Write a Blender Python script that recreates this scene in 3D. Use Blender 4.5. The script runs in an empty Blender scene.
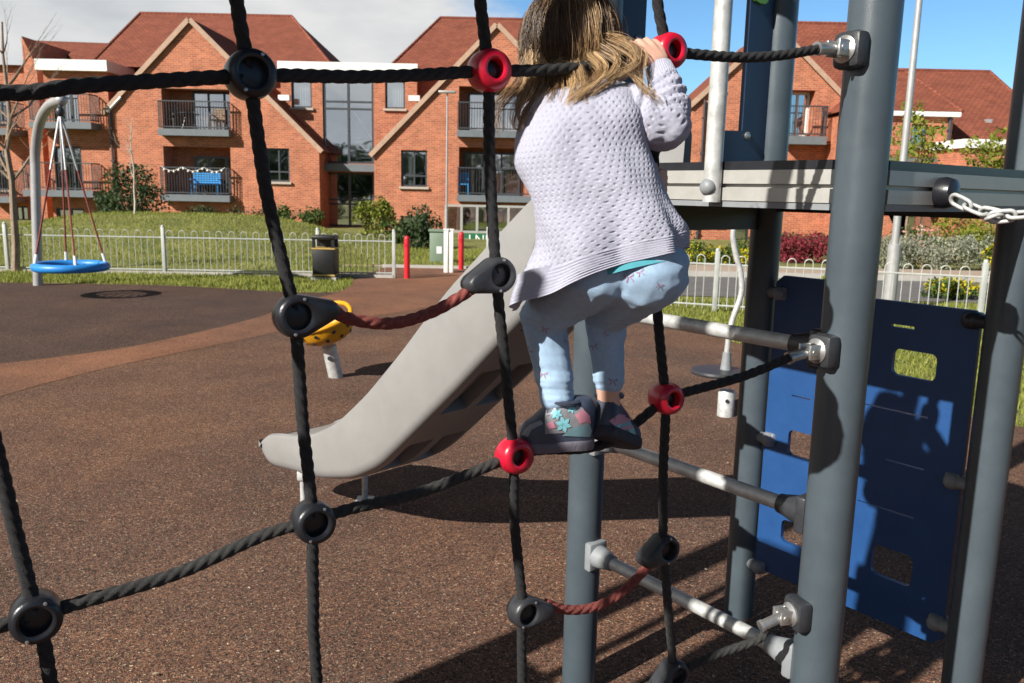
import bpy, bmesh, math, random
from mathutils import Vector, Matrix, noise
from mathutils.geometry import tessellate_polygon
from mathutils.bvhtree import BVHTree
random.seed(7)
rnd = random.random
def ru(a, b): return a + (b - a) * random.random()
S = bpy.context.scene
COL = S.collection
V = Vector

# ------------------------------------------------------------------ camera
F = 840.0; TH = math.radians(10.1); RO = math.radians(1.22); CH = 1.65
fw = V((0, math.cos(TH), -math.sin(TH))); r0 = V((1, 0, 0)); u0 = V((0, math.sin(TH), math.cos(TH)))
rt = r0 * math.cos(RO) + u0 * math.sin(RO); up = u0 * math.cos(RO) - r0 * math.sin(RO)
EYE = V((0, 0, CH))
def ray(px, py): return fw + rt * ((px - 512) / F) - up * ((py - 341.5) / F)
def P(px, py, Y): d = ray(px, py); return EYE + d * (Y / d.y)
def G(px, py, z=0.0): d = ray(px, py); return EYE + d * ((z - CH) / d.z)
def PL(px, py, p0, n):
    d = ray(px, py); return EYE + d * ((V(p0) - EYE).dot(n) / d.dot(n))
cam = bpy.data.cameras.new('camera'); co = bpy.data.objects.new('camera', cam); COL.objects.link(co)
co.matrix_world = Matrix(((rt.x, up.x, -fw.x, 0), (rt.y, up.y, -fw.y, 0), (rt.z, up.z, -fw.z, CH), (0, 0, 0, 1)))
cam.sensor_width = 36; cam.lens = 36 * F / 1024; cam.clip_start = .05; cam.clip_end = 2000
cam.dof.use_dof = True; cam.dof.focus_distance = 1.75; cam.dof.aperture_fstop = 11
S.camera = co

# ------------------------------------------------------------------ materials
MATS = {}
def newmat(name):
    m = bpy.data.materials.new(name); m.use_nodes = True
    nt = m.node_tree; b = nt.nodes['Principled BSDF']; return m, nt, b
def N(nt, t, **kw):
    n = nt.nodes.new(t)
    for k, v in kw.items():
        if k in n.inputs.keys(): n.inputs[k].default_value = v
        else: setattr(n, k, v)
    return n
def ramp(nt, stops):
    r = nt.nodes.new('ShaderNodeValToRGB'); e = r.color_ramp.elements
    while len(e) < len(stops): e.new(.5)
    for el, (p, c) in zip(e, stops): el.position = p; el.color = (*c, 1)
    return r
def sc3(c, k): return tuple(min(1, x * k) for x in c)
def mat(name, col, rough=.6, metal=0., var=.12, scale=8., bump=0., bscale=60., coat=0., spec=.5):
    """painted / plain surface with gentle uneven tone and grain"""
    if name in MATS: return MATS[name]
    m, nt, b = newmat(name); L = nt.links
    tc = N(nt, 'ShaderNodeTexCoord')
    n = N(nt, 'ShaderNodeTexNoise', Scale=scale, Detail=6., Roughness=.65); L.new(tc.outputs['Object'], n.inputs['Vector'])
    r = ramp(nt, [(.3, sc3(col, 1 - var)), (.7, sc3(col, 1 + var))]); L.new(n.outputs['Fac'], r.inputs['Fac'])
    L.new(r.outputs['Color'], b.inputs['Base Color'])
    rr = N(nt, 'ShaderNodeMapRange'); rr.inputs['To Min'].default_value = max(.05, rough - .1); rr.inputs['To Max'].default_value = min(1, rough + .1)
    L.new(n.outputs['Fac'], rr.inputs['Value']); L.new(rr.outputs['Result'], b.inputs['Roughness'])
    b.inputs['Metallic'].default_value = metal; b.inputs['Specular IOR Level'].default_value = spec
    if coat: b.inputs['Coat Weight'].default_value = coat; b.inputs['Coat Roughness'].default_value = .15
    if bump:
        n2 = N(nt, 'ShaderNodeTexNoise', Scale=bscale, Detail=4.); L.new(tc.outputs['Object'], n2.inputs['Vector'])
        bp = N(nt, 'ShaderNodeBump', Strength=bump, Distance=.01); L.new(n2.outputs['Fac'], bp.inputs['Height']); L.new(bp.outputs['Normal'], b.inputs['Normal'])
    MATS[name] = m; return m
def rubber(name, cols, dist=1.0):
    m, nt, b = newmat(name); L = nt.links
    tc = N(nt, 'ShaderNodeTexCoord')
    nz = N(nt, 'ShaderNodeTexNoise', Scale=60., Detail=2.); L.new(tc.outputs['Object'], nz.inputs['Vector'])
    mx = N(nt, 'ShaderNodeMixRGB', blend_type='LINEAR_LIGHT'); mx.inputs['Fac'].default_value = .012
    L.new(tc.outputs['Object'], mx.inputs['Color1']); L.new(nz.outputs['Color'], mx.inputs['Color2'])
    v = N(nt, 'ShaderNodeTexVoronoi', Scale=185.); L.new(mx.outputs['Color'], v.inputs['Vector'])
    sp = N(nt, 'ShaderNodeSeparateColor'); L.new(v.outputs['Color'], sp.inputs['Color'])
    r = ramp(nt, cols); r.color_ramp.interpolation = 'CONSTANT'; L.new(sp.outputs[0], r.inputs['Fac'])
    n = N(nt, 'ShaderNodeTexNoise', Scale=1.1, Detail=8., Roughness=.7); L.new(tc.outputs['Object'], n.inputs['Vector'])
    r2 = ramp(nt, [(.3, (.72, .72, .74)), (.7, (1.22, 1.2, 1.16))]); L.new(n.outputs['Fac'], r2.inputs['Fac'])
    mm = N(nt, 'ShaderNodeMixRGB', blend_type='MULTIPLY'); mm.inputs['Fac'].default_value = 1
    L.new(r.outputs['Color'], mm.inputs['Color1']); L.new(r2.outputs['Color'], mm.inputs['Color2'])
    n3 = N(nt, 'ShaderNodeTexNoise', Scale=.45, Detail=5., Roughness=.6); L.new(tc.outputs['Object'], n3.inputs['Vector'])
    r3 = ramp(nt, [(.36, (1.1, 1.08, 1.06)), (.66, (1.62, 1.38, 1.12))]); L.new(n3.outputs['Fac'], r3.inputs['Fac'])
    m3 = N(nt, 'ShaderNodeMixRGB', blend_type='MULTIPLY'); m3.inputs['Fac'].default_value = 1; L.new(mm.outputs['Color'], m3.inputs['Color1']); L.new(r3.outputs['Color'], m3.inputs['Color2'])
    L.new(m3.outputs['Color'], b.inputs['Base Color'])
    b.inputs['Roughness'].default_value = .85; b.inputs['Specular IOR Level'].default_value = .25
    ad = N(nt, 'ShaderNodeMath', operation='ADD'); L.new(v.outputs['Distance'], ad.inputs[0]); L.new(sp.outputs[1], ad.inputs[1])
    bp = N(nt, 'ShaderNodeBump', Strength=.8, Distance=.006); L.new(ad.outputs[0], bp.inputs['Height']); L.new(bp.outputs['Normal'], b.inputs['Normal'])
    MATS[name] = m; return m
def brick(name, c1, c2, mortar, w=.225, h=.075, ms=.01, rough=.85):
    m, nt, b = newmat(name); L = nt.links
    uv = N(nt, 'ShaderNodeUVMap')
    br = N(nt, 'ShaderNodeTexBrick'); br.inputs['Scale'].default_value = 1; br.inputs['Brick Width'].default_value = w
    br.inputs['Row Height'].default_value = h; br.inputs['Mortar Size'].default_value = ms; br.inputs['Bias'].default_value = 0
    br.inputs['Color1'].default_value = (*c1, 1); br.inputs['Color2'].default_value = (*c2, 1); br.inputs['Mortar'].default_value = (*mortar, 1)
    L.new(uv.outputs['UV'], br.inputs['Vector'])
    n = N(nt, 'ShaderNodeTexNoise', Scale=1.3, Detail=9., Roughness=.75); L.new(uv.outputs['UV'], n.inputs['Vector'])
    r2 = ramp(nt, [(.3, (.72, .70, .70)), (.7, (1.25, 1.22, 1.2))]); L.new(n.outputs['Fac'], r2.inputs['Fac'])
    mm = N(nt, 'ShaderNodeMixRGB', blend_type='MULTIPLY'); mm.inputs['Fac'].default_value = 1
    L.new(br.outputs['Color'], mm.inputs['Color1']); L.new(r2.outputs['Color'], mm.inputs['Color2'])
    L.new(mm.outputs['Color'], b.inputs['Base Color']); b.inputs['Roughness'].default_value = rough
    b.inputs['Specular IOR Level'].default_value = .2
    bp = N(nt, 'ShaderNodeBump', Strength=.5, Distance=.01); L.new(br.outputs['Fac'], bp.inputs['Height']); bp.invert = True
    L.new(bp.outputs['Normal'], b.inputs['Normal'])
    MATS[name] = m; return m
def leafmat(name, c1, c2, trans=.25):
    m, nt, b = newmat(name); L = nt.links
    g = N(nt, 'ShaderNodeNewGeometry'); r = ramp(nt, [(0, c1), (1, c2)]); L.new(g.outputs['Random Per Island'], r.inputs['Fac'])
    L.new(r.outputs['Color'], b.inputs['Base Color']); b.inputs['Roughness'].default_value = .6
    b.inputs['Specular IOR Level'].default_value = .3
    t = N(nt, 'ShaderNodeBsdfTranslucent'); L.new(r.outputs['Color'], t.inputs['Color'])
    mx = N(nt, 'ShaderNodeMixShader'); mx.inputs['Fac'].default_value = trans
    L.new(b.outputs[0], mx.inputs[1]); L.new(t.outputs[0], mx.inputs[2]); L.new(mx.outputs[0], nt.nodes['Material Output'].inputs['Surface'])
    MATS[name] = m; return m
def glassmat():
    m, nt, b = newmat('window_glass'); L = nt.links
    gl = N(nt, 'ShaderNodeBsdfGlossy', Roughness=.03); gl.inputs['Color'].default_value = (.9, .95, 1, 1)
    tr = N(nt, 'ShaderNodeBsdfTransparent'); tr.inputs['Color'].default_value = (.75, .8, .82, 1)
    tc = N(nt, 'ShaderNodeTexCoord'); n = N(nt, 'ShaderNodeTexNoise', Scale=.6); L.new(tc.outputs['Object'], n.inputs['Vector'])
    bp = N(nt, 'ShaderNodeBump', Strength=.06, Distance=.2); L.new(n.outputs['Fac'], bp.inputs['Height']); L.new(bp.outputs['Normal'], gl.inputs['Normal'])
    mx = N(nt, 'ShaderNodeMixShader'); mx.inputs['Fac'].default_value = .58
    L.new(tr.outputs[0], mx.inputs[1]); L.new(gl.outputs[0], mx.inputs[2]); L.new(mx.outputs[0], nt.nodes['Material Output'].inputs['Surface'])
    MATS['glass'] = m; return m

M_post = mat('post_paint', (.062, .082, .098), .33, 0, .13, 7, .12, 500)
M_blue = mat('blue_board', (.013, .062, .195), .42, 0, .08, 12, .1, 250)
M_blueshade = mat('blue_board_shaded', (.014, .038, .095), .42, 0, .08, 12, .1, 250)  # same blue board, with the shade on it put into the colour
M_galv = mat('galvanised_steel', (.52, .53, .52), .45, .3, .28, 22, .06, 90)
M_alu = mat('aluminium', (.44, .435, .41), .42, .35, .08, 20)
M_black = mat('black_plastic', (.013, .014, .018), .32, 0, .2, 40, .05, 300)
M_dark = mat('dark_casting', (.03, .032, .037), .4, 0, .2, 40, .1, 200)
M_greyp = mat('grey_plastic', (.22, .235, .25), .5, 0, .1, 30)
M_redp = mat('red_plastic', (.50, .008, .03), .3, 0, .12, 30, .04, 200, .2)
M_rope = mat('black_rope', (.018, .018, .0195), .8, 0, .5, 150, .5, 900)
M_ropeworn = mat('worn_rope', (.034, .033, .032), .85, 0, .45, 120, .5, 900)
M_redrope = mat('red_rope', (.23, .055, .045), .85, 0, .35, 120, .5, 900)
M_steel = mat('bright_steel', (.50, .50, .49), .38, .85, .1, 40)
M_slide = mat('grey_polyethylene', (.238, .236, .232), .4, 0, .10, 3.5, .05, 300)
M_yellow = mat('yellow_plastic', (.62, .30, .01), .4, 0, .1, 10)
M_fence = mat('fence_paint', (.42, .44, .42), .5, .1, .12, 6)
M_white = mat('white_paint', (.78, .77, .74), .5, 0, .05, 3)
M_frame = mat('dark_frame', (.045, .05, .058), .45, 0, .1, 4)
M_slab = mat('slab_grey', (.13, .15, .165), .6, 0, .1, 4)
M_int = mat('room_dark', (.05, .048, .045), .9, 0, .3, 1)
M_curt = mat('curtain', (.62, .62, .6), .9, 0, .15, 6)
M_stone = mat('stone_sill', (.42, .36, .30), .8, 0, .1, 6)
M_verge = mat('verge_trim', (.42, .28, .2), .8, 0, .15, 5)
M_redpost = mat('red_bollard', (.55, .012, .02), .45, 0, .08, 10)
M_bin = mat('bin_black', (.005, .005, .006), .5, 0, .2, 10)
M_gold = mat('gold_band', (.55, .38, .12), .4, .3, .1, 10)
M_swing = mat('swing_blue', (.02, .22, .62), .45, 0, .1, 10)
M_bluech = mat('blue_bench', (.03, .26, .58), .5, 0, .1, 10)
M_cab = mat('cabinet_green', (.17, .23, .17), .6, 0, .1, 5)
M_sign = mat('sign_green', (.015, .13, .06), .5, 0, .05, 5)
M_lamp = mat('lamp_grey', (.42, .42, .42), .45, .4, .1, 8)
M_bark = mat('bark', (.26, .19, .135), .9, 0, .35, 14, .5, 40)
M_palebark = mat('pale_bark', (.45, .40, .34), .9, 0, .25, 14, .4, 40)
M_road = mat('asphalt', (.12, .115, .115), .9, 0, .15, 3, .3, 60)
M_pave = mat('pavement', (.36, .28, .22), .9, 0, .12, 3, .2, 40)
M_kerb = mat('kerb', (.40, .38, .35), .9, 0, .12, 5)
M_soil = mat('soil', (.12, .085, .06), .95, 0, .3, 3, .5, 30)
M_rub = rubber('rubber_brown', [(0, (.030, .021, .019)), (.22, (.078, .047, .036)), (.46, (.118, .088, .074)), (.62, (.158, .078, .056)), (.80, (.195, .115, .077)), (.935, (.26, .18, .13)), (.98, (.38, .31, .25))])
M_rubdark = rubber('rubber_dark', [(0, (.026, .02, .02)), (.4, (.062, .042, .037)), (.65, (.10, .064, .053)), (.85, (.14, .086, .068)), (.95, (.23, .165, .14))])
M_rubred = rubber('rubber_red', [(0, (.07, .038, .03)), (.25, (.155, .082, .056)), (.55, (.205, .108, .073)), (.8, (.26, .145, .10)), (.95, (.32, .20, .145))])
M_brick = brick('red_brick', (.52, .162, .083), (.34, .094, .052), (.43, .27, .18))
M_brickshade = M_brick
M_tile = brick('roof_tile', (.27, .088, .052), (.20, .064, .042), (.115, .04, .028), .22, .14, .016, .8)
M_glass = glassmat()
M_skin = mat('skin', (.62, .36, .27), .5, 0, .06, 30, .05, 300)
M_skin.node_tree.nodes['Principled BSDF'].inputs['Subsurface Weight'].default_value = .15
M_skin.node_tree.nodes['Principled BSDF'].inputs['Subsurface Radius'].default_value = (.01, .004, .002)
M_knit = mat('lilac_knit', (.505, .51, .625), .92, 0, .08, 160, .6, 1300)
M_teal = mat('teal_cloth', (.06, .30, .36), .8, 0, .1, 60)
M_legg = mat('pale_blue_jersey', (.37, .53, .72), .85, 0, .10, 90, .45, 1400)
M_print = mat('print_pink', (.36, .22, .33), .85, 0, .2, 200)
M_shoe = mat('shoe_navy', (.045, .056, .09), .45, 0, .2, 60, .1, 500)
M_shoeg = mat('shoe_grey', (.26, .26, .28), .4, .1, .15, 60)
M_sole = mat('shoe_sole', (.13, .12, .15), .7, 0, .15, 60, .2, 300)
M_soled = mat('shoe_sole_dark', (.025, .025, .04), .7, 0, .15, 60, .2, 300)
M_cyan = mat('print_cyan', (.25, .62, .70), .5, 0, .08, 60)
M_pink = mat('print_rose', (.55, .23, .30), .5, 0, .1, 60)
M_tealsh = mat('shoe_teal', (.20, .36, .42), .35, .3, .1, 60)
M_eye = mat('eye_white', (.8, .8, .78), .2)
M_iris = mat('iris', (.05, .08, .12), .2)
M_lip = mat('lip', (.5, .17, .15), .5)
M_leaf = leafmat('leaf_green', (.035, .07, .018), (.11, .16, .035))
M_leafd = leafmat('leaf_dark', (.02, .045, .018), (.06, .09, .03))
M_leafy = leafmat('leaf_lime', (.13, .17, .02), (.26, .28, .04))
M_leafr = leafmat('leaf_red', (.14, .015, .025), (.30, .05, .07))
M_leafw = leafmat('leaf_pale', (.17, .19, .13), (.42, .43, .34))
M_flow = leafmat('flower_yellow', (.50, .42, .01), (.65, .55, .03))
M_flowp = leafmat('flower_pink', (.55, .2, .2), (.7, .45, .35))
M_blade = leafmat('grass_blade', (.14, .18, .03), (.36, .37, .08), .35)
def grassmat():
    m, nt, b = newmat('grass_ground'); L = nt.links
    tc = N(nt, 'ShaderNodeTexCoord')
    n = N(nt, 'ShaderNodeTexNoise', Scale=.9, Detail=10., Roughness=.75); L.new(tc.outputs['Object'], n.inputs['Vector'])
    r = ramp(nt, [(.24, (.15, .115, .06)), (.38, (.12, .14, .035)), (.55, (.21, .21, .055)), (.75, (.31, .28, .10))]); L.new(n.outputs['Fac'], r.inputs['Fac'])
    L.new(r.outputs['Color'], b.inputs['Base Color']); b.inputs['Roughness'].default_value = .9
    n2 = N(nt, 'ShaderNodeTexNoise', Scale=40., Detail=5.); L.new(tc.outputs['Object'], n2.inputs['Vector'])
    bp = N(nt, 'ShaderNodeBump', Strength=.9, Distance=.05); L.new(n2.outputs['Fac'], bp.inputs['Height']); L.new(bp.outputs['Normal'], b.inputs['Normal'])
    return m
M_grass = grassmat()

# ------------------------------------------------------------------ object helpers
def root_loc(o):
    while o.parent: o = o.parent
    return V(o.location)
def thing(name, label, cat, loc, group=None):
    o = bpy.data.objects.new(name, None); COL.objects.link(o); o.empty_display_size = .2
    o.location = loc; o['label'] = label; o['category'] = cat
    if group: o['group'] = group
    return o
def tag(o, label, cat, group=None, kind=None):
    if label: o['label'] = label
    if cat: o['category'] = cat
    if group: o['group'] = group
    if kind: o['kind'] = kind
    return o
class MB:
    def __init__(s): s.v = []; s.f = []; s.uv = None
    def add(s, vs, fs):
        n = len(s.v); s.v += [V(p) for p in vs]; s.f += [tuple(i + n for i in f) for f in fs]; return s
    def box(s, c, size, R=None, bev=0):
        c = V(c); x, y, z = (k / 2 for k in size)
        if bev:
            bm = bmesh.new(); bmesh.ops.create_cube(bm, size=1)
            for v in bm.verts: v.co = V((v.co.x * size[0], v.co.y * size[1], v.co.z * size[2]))
            bmesh.ops.bevel(bm, geom=bm.edges[:] , offset=bev, segments=2, affect='EDGES', profile=.5)
            bm.verts.index_update()
            vs = [v.co.copy() for v in bm.verts]; fs = [[v.index for v in f.verts] for f in bm.faces]; bm.free()
        else:
            vs = [V(p) for p in ((-x, -y, -z), (x, -y, -z), (x, y, -z), (-x, y, -z), (-x, -y, z), (x, -y, z), (x, y, z), (-x, y, z))]
            fs = [(0, 3, 2, 1), (4, 5, 6, 7), (0, 1, 5, 4), (1, 2, 6, 5), (2, 3, 7, 6), (3, 0, 4, 7)]
        if R is not None: vs = [R @ v for v in vs]
        return s.add([v + c for v in vs], fs)
    def tube(s, pts, r, seg=12, caps=True, closed=False, prof=None):
        pts = [V(p) for p in pts]; n = len(pts); rs = r if isinstance(r, (list, tuple)) else [r] * n
        T = []
        for i in range(n):
            a = pts[(i - 1) % n] if (closed or i > 0) else pts[0]; b = pts[(i + 1) % n] if (closed or i < n - 1) else pts[-1]
            t = (b - a); T.append(t.normalized() if t.length > 1e-9 else V((0, 0, 1)))
        u = T[0].orthogonal().normalized(); vs = []; dist = 0
        for i in range(n):
            if i: 
                u = (u - T[i] * u.dot(T[i])); u = u.normalized() if u.length > 1e-6 else T[i].orthogonal().normalized(); dist += (pts[i] - pts[i - 1]).length
            w = T[i].cross(u)
            for k in range(seg):
                a = 2 * math.pi * k / seg; q = rs[i] * (prof(a, dist) if prof else 1)
                vs.append(pts[i] + (u * math.cos(a) + w * math.sin(a)) * q)
        fs = []
        for i in range(n if closed else n - 1):
            j = (i + 1) % n
            for k in range(seg):
                l = (k + 1) % seg; fs.append((i * seg + k, i * seg + l, j * seg + l, j * seg + k))
        if caps and not closed: fs.append(tuple(reversed(range(seg)))); fs.append(tuple(range((n - 1) * seg, n * seg)))
        return s.add(vs, fs)
    def lathe(s, prof, c, axis=V((0, 0, 1)), seg=24, shape=None, xdir=None):
        """prof: list of (r, h) along axis; closed rings"""
        axis = V(axis).normalized(); u = V(xdir) if xdir is not None else axis.orthogonal(); u = (u - axis * u.dot(axis)).normalized(); w = axis.cross(u); c = V(c)
        vs = []; fs = []
        for (r, h) in prof:
            for k in range(seg):
                a = 2 * math.pi * k / seg; q = r * (shape(a) if shape else 1)
                vs.append(c + axis * h + (u * math.cos(a) + w * math.sin(a)) * q)
        for i in range(len(prof) - 1):
            for k in range(seg):
                l = (k + 1) % seg; fs.append((i * seg + k, i * seg + l, (i + 1) * seg + l, (i + 1) * seg + k))
        if prof[0][0] > 1e-6 and prof[0] != prof[-1]: fs.append(tuple(reversed(range(seg))))
        if prof[-1][0] > 1e-6 and prof[0] != prof[-1]: fs.append(tuple(range((len(prof) - 1) * seg, len(prof) * seg)))
        return s.add(vs, fs)
    def ball(s, c, r, seg=12, rings=8, sx=(1, 1, 1)):
        vs = []; fs = []; c = V(c)
        for i in range(rings + 1):
            t = math.pi * i / rings
            for k in range(seg):
                a = 2 * math.pi * k / seg
                vs.append(c + V((math.sin(t) * math.cos(a) * sx[0], math.sin(t) * math.sin(a) * sx[1], -math.cos(t) * sx[2])) * r)
        for i in range(rings):
            for k in range(seg):
                l = (k + 1) % seg; fs.append((i * seg + k, i * seg + l, (i + 1) * seg + l, (i + 1) * seg + k))
        return s.add(vs, fs)
    def plate(s, outer, holes, org, ux, uy, th, nrm):
        """flat plate with through holes: 2D loops in plane (org,ux,uy), thickness th along nrm"""
        org = V(org); loops = [outer] + holes; flat = [p for l in loops for p in l]
        tris = tessellate_polygon([[V((p[0], p[1], 0)) for p in l] for l in loops])
        a = [org + ux * p[0] + uy * p[1] for p in flat]; b = [p + nrm * th for p in a]; n = len(flat)
        fs = [tuple(t) for t in tris] + [tuple(i + n for i in reversed(t)) for t in tris]
        k = 0
        for l in loops:
            m = len(l)
            for i in range(m): j = (i + 1) % m; fs.append((k + i, k + j, k + j + n, k + i + n))
            k += m
        return s.add(a + b, fs)
    def build(s, name, m, parent=None, smooth=True, base=None, uvs=None, ang=40):
        me = bpy.data.meshes.new(name); o = bpy.data.objects.new(name, me); COL.objects.link(o)
        if parent is not None:
            o.parent = parent; off = root_loc(parent)
        else:
            if base is None:
                xs = [p.x for p in s.v]; ys = [p.y for p in s.v]; base = V(((min(xs) + max(xs)) / 2, (min(ys) + max(ys)) / 2, min(p.z for p in s.v)))
            off = V(base); o.location = off
        me.from_pydata([p - off for p in s.v], [], s.f)
        me.materials.append(m)
        uvl = me.uv_layers.new(name='UVMap')
        if uvs is None:
            for f in me.polygons:
                n = f.normal; ax = max(range(3), key=lambda i: abs(n[i]))
                for li in f.loop_indices:
                    p = s.v[me.loops[li].vertex_index]
                    uvl.data[li].uv = (p.y, p.z) if ax == 0 else ((p.x, p.z) if ax == 1 else (p.x, p.y))
        if smooth:
            bm = bmesh.new(); bm.from_mesh(me); bmesh.ops.remove_doubles(bm, verts=bm.verts, dist=1e-6)
            bmesh.ops.recalc_face_normals(bm, faces=bm.faces)
            ca = math.radians(ang)
            for f in bm.faces: f.smooth = True
            for e in bm.edges:
                if len(e.link_faces) == 2 and e.calc_face_angle(0) > ca: e.smooth = False
            bm.to_mesh(me); bm.free()
        return o
def rounded_rect(x0, y0, x1, y1, r, n=4):
    out = []
    for cx, cy, a0 in ((x1 - r, y1 - r, 0), (x0 + r, y1 - r, 90), (x0 + r, y0 + r, 180), (x1 - r, y0 + r, 270)):
        for i in range(n + 1):
            a = math.radians(a0 + 90 * i / n); out.append((cx + r * math.cos(a), cy + r * math.sin(a)))
    return out
def spline(pts, n=8, closed=False):
    """Catmull-Rom through 3D points"""
    pts = [V(p) for p in pts]; out = []; m = len(pts)
    for i in range(m if closed else m - 1):
        if closed: a, b, c, d = pts[(i - 1) % m], pts[i], pts[(i + 1) % m], pts[(i + 2) % m]
        else: b, c = pts[i], pts[i + 1]; a = pts[i - 1] if i > 0 else b * 2 - c; d = pts[i + 2] if i < m - 2 else c * 2 - b
        for k in range(n):
            t = k / n; out.append(.5 * ((2 * b) + (c - a) * t + (2 * a - 5 * b + 4 * c - d) * t * t + (3 * b - a - 3 * c + d) * t ** 3))
    if not closed: out.append(pts[-1])
    return out
def resample(pts, step):
    out = [pts[0]]; acc = 0
    L = sum((pts[i + 1] - pts[i]).length for i in range(len(pts) - 1)); n = max(2, int(L / step)); st = L / n; need = st
    for i in range(len(pts) - 1):
        a, b = pts[i], pts[i + 1]; l = (b - a).length; pos = 0
        while l - pos >= need - 1e-9 and len(out) < n:
            pos += need; out.append(a.lerp(b, pos / l)); need = st
        need -= (l - pos)
    out.append(pts[-1]); return out
def rope_mesh(pts, rad, n=8):
    lobes = 4; pitch = 8.4 * rad
    def prof(a, d):
        q = abs(math.cos(lobes * .5 * (a + 2 * math.pi * d / pitch))); return .70 + .32 * (q ** .6)
    p = resample(spline(pts, n), rad * .26); mb = MB()
    # slight unevenness
    p = [q + V((noise.noise(q * 9), noise.noise(q * 9 + V((5, 0, 0))), noise.noise(q * 9 + V((0, 7, 0))))) * rad * .12 for q in p]
    mb.tube(p, rad, 24, True, False, prof); return mb

def remeshed(mb, voxel, smooth=4, fac=.5):
    me = bpy.data.meshes.new('tmp'); me.from_pydata(mb.v, [], mb.f); o = bpy.data.objects.new('tmp', me); COL.objects.link(o)
    r = o.modifiers.new('r', 'REMESH'); r.mode = 'VOXEL'; r.voxel_size = voxel
    sm = o.modifiers.new('s', 'SMOOTH'); sm.iterations = smooth; sm.factor = fac
    dg = bpy.context.evaluated_depsgraph_get(); ev = o.evaluated_get(dg); m2 = ev.to_mesh()
    out = MB(); out.add([v.co.copy() for v in m2.vertices], [tuple(f.vertices) for f in m2.polygons]); ev.to_mesh_clear()
    bpy.data.objects.remove(o); bpy.data.meshes.remove(me); return out
def cone(mb, p0, ra, p1, rb, seg=14):
    """round-ended tapered limb segment"""
    p0 = V(p0); p1 = V(p1); d = p1 - p0; L = d.length
    if L < 1e-6: mb.ball(p0, ra, seg, 10); return
    t = d / L; pts = []; rs = []
    for i in range(5): a = math.pi / 2 * (1 - i / 5); pts.append(p0 - t * ra * math.sin(a)); rs.append(max(ra * math.cos(a), ra * .05))
    for i in range(4): pts.append(p0.lerp(p1, i / 3)); rs.append(ra + (rb - ra) * i / 3)
    for i in range(1, 6): a = math.pi / 2 * i / 5; pts.append(p1 + t * rb * math.sin(a)); rs.append(max(rb * math.cos(a), rb * .05))
    mb.tube(pts, rs, seg)
def chain_cone(mb, pts):
    for (a, ra), (b, rb) in zip(pts[:-1], pts[1:]): cone(mb, a, ra, b, rb)

# ------------------------------------------------------------------ light and sky
SAZ = math.radians(48); SEL = math.radians(33.5)
sdir = V((math.sin(SAZ) * math.cos(SEL), math.cos(SAZ) * math.cos(SEL), -math.sin(SEL)))
sl = bpy.data.lights.new('sun', 'SUN'); sl.energy = 5.0; sl.angle = math.radians(.53); sl.color = (1, .95, .87)
so = bpy.data.objects.new('sun', sl); COL.objects.link(so); so.location = (-10, -12, 14)
so.rotation_euler = sdir.to_track_quat('-Z', 'Y').to_euler()
w = bpy.data.worlds.new('World'); S.world = w; w.use_nodes = True; nt = w.node_tree; L = nt.links
bg = nt.nodes['Background']
sky = N(nt, 'ShaderNodeTexSky', sky_type='NISHITA'); sky.sun_disc = False; sky.sun_elevation = SEL; sky.sun_rotation = math.radians(228)
sky.air_density = 1.0; sky.dust_density = .6; sky.ozone_density = 1.5
tc = N(nt, 'ShaderNodeTexCoord'); sx = N(nt, 'ShaderNodeSeparateXYZ'); L.new(tc.outputs['Generated'], sx.inputs[0])
mp = N(nt, 'ShaderNodeMapping'); mp.inputs['Scale'].default_value = (1.5, 1.5, 4.5); mp.inputs['Location'].default_value = (.3, .1, .2); L.new(tc.outputs['Generated'], mp.inputs['Vector'])
cn = N(nt, 'ShaderNodeTexNoise', Scale=2.2, Detail=9., Roughness=.58); L.new(mp.outputs[0], cn.inputs['Vector'])
# the cloud bank lies to the left (west) of the place, clear sky to the right
gx = N(nt, 'ShaderNodeMapRange'); gx.inputs['From Min'].default_value = .16; gx.inputs['From Max'].default_value = -.12; gx.inputs['To Min'].default_value = -.26; gx.inputs['To Max'].default_value = .34
L.new(sx.outputs['X'], gx.inputs['Value'])
gz = N(nt, 'ShaderNodeMapRange'); gz.inputs['From Min'].default_value = .02; gz.inputs['From Max'].default_value = .16; gz.inputs['To Min'].default_value = .17; gz.inputs['To Max'].default_value = 0
L.new(sx.outputs['Z'], gz.inputs['Value'])
a1 = N(nt, 'ShaderNodeMath', operation='ADD'); L.new(cn.outputs['Fac'], a1.inputs[0]); L.new(gx.outputs[0], a1.inputs[1])
a2 = N(nt, 'ShaderNodeMath', operation='ADD'); L.new(a1.outputs[0], a2.inputs[0]); L.new(gz.outputs[0], a2.inputs[1])
cr = N(nt, 'ShaderNodeMapRange', interpolation_type='SMOOTHSTEP'); cr.inputs['From Min'].default_value = .5; cr.inputs['From Max'].default_value = .72
L.new(a2.outputs[0], cr.inputs['Value'])
cn2 = N(nt, 'ShaderNodeTexNoise', Scale=4., Detail=8.); L.new(mp.outputs[0], cn2.inputs['Vector'])
ccol = ramp(nt, [(.3, (6.4, 6.8, 7.3)), (.65, (9.6, 9.6, 9.5))]); L.new(cn2.outputs['Fac'], ccol.inputs['Fac'])
hs = N(nt, 'ShaderNodeMixRGB', blend_type='MULTIPLY'); hs.inputs['Fac'].default_value = 1; L.new(sky.outputs[0], hs.inputs['Color1'])
hz = N(nt, 'ShaderNodeMapRange', interpolation_type='SMOOTHSTEP'); hz.inputs['From Min'].default_value = .05; hz.inputs['From Max'].default_value = .75; L.new(sx.outputs['Z'], hz.inputs['Value'])
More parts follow.
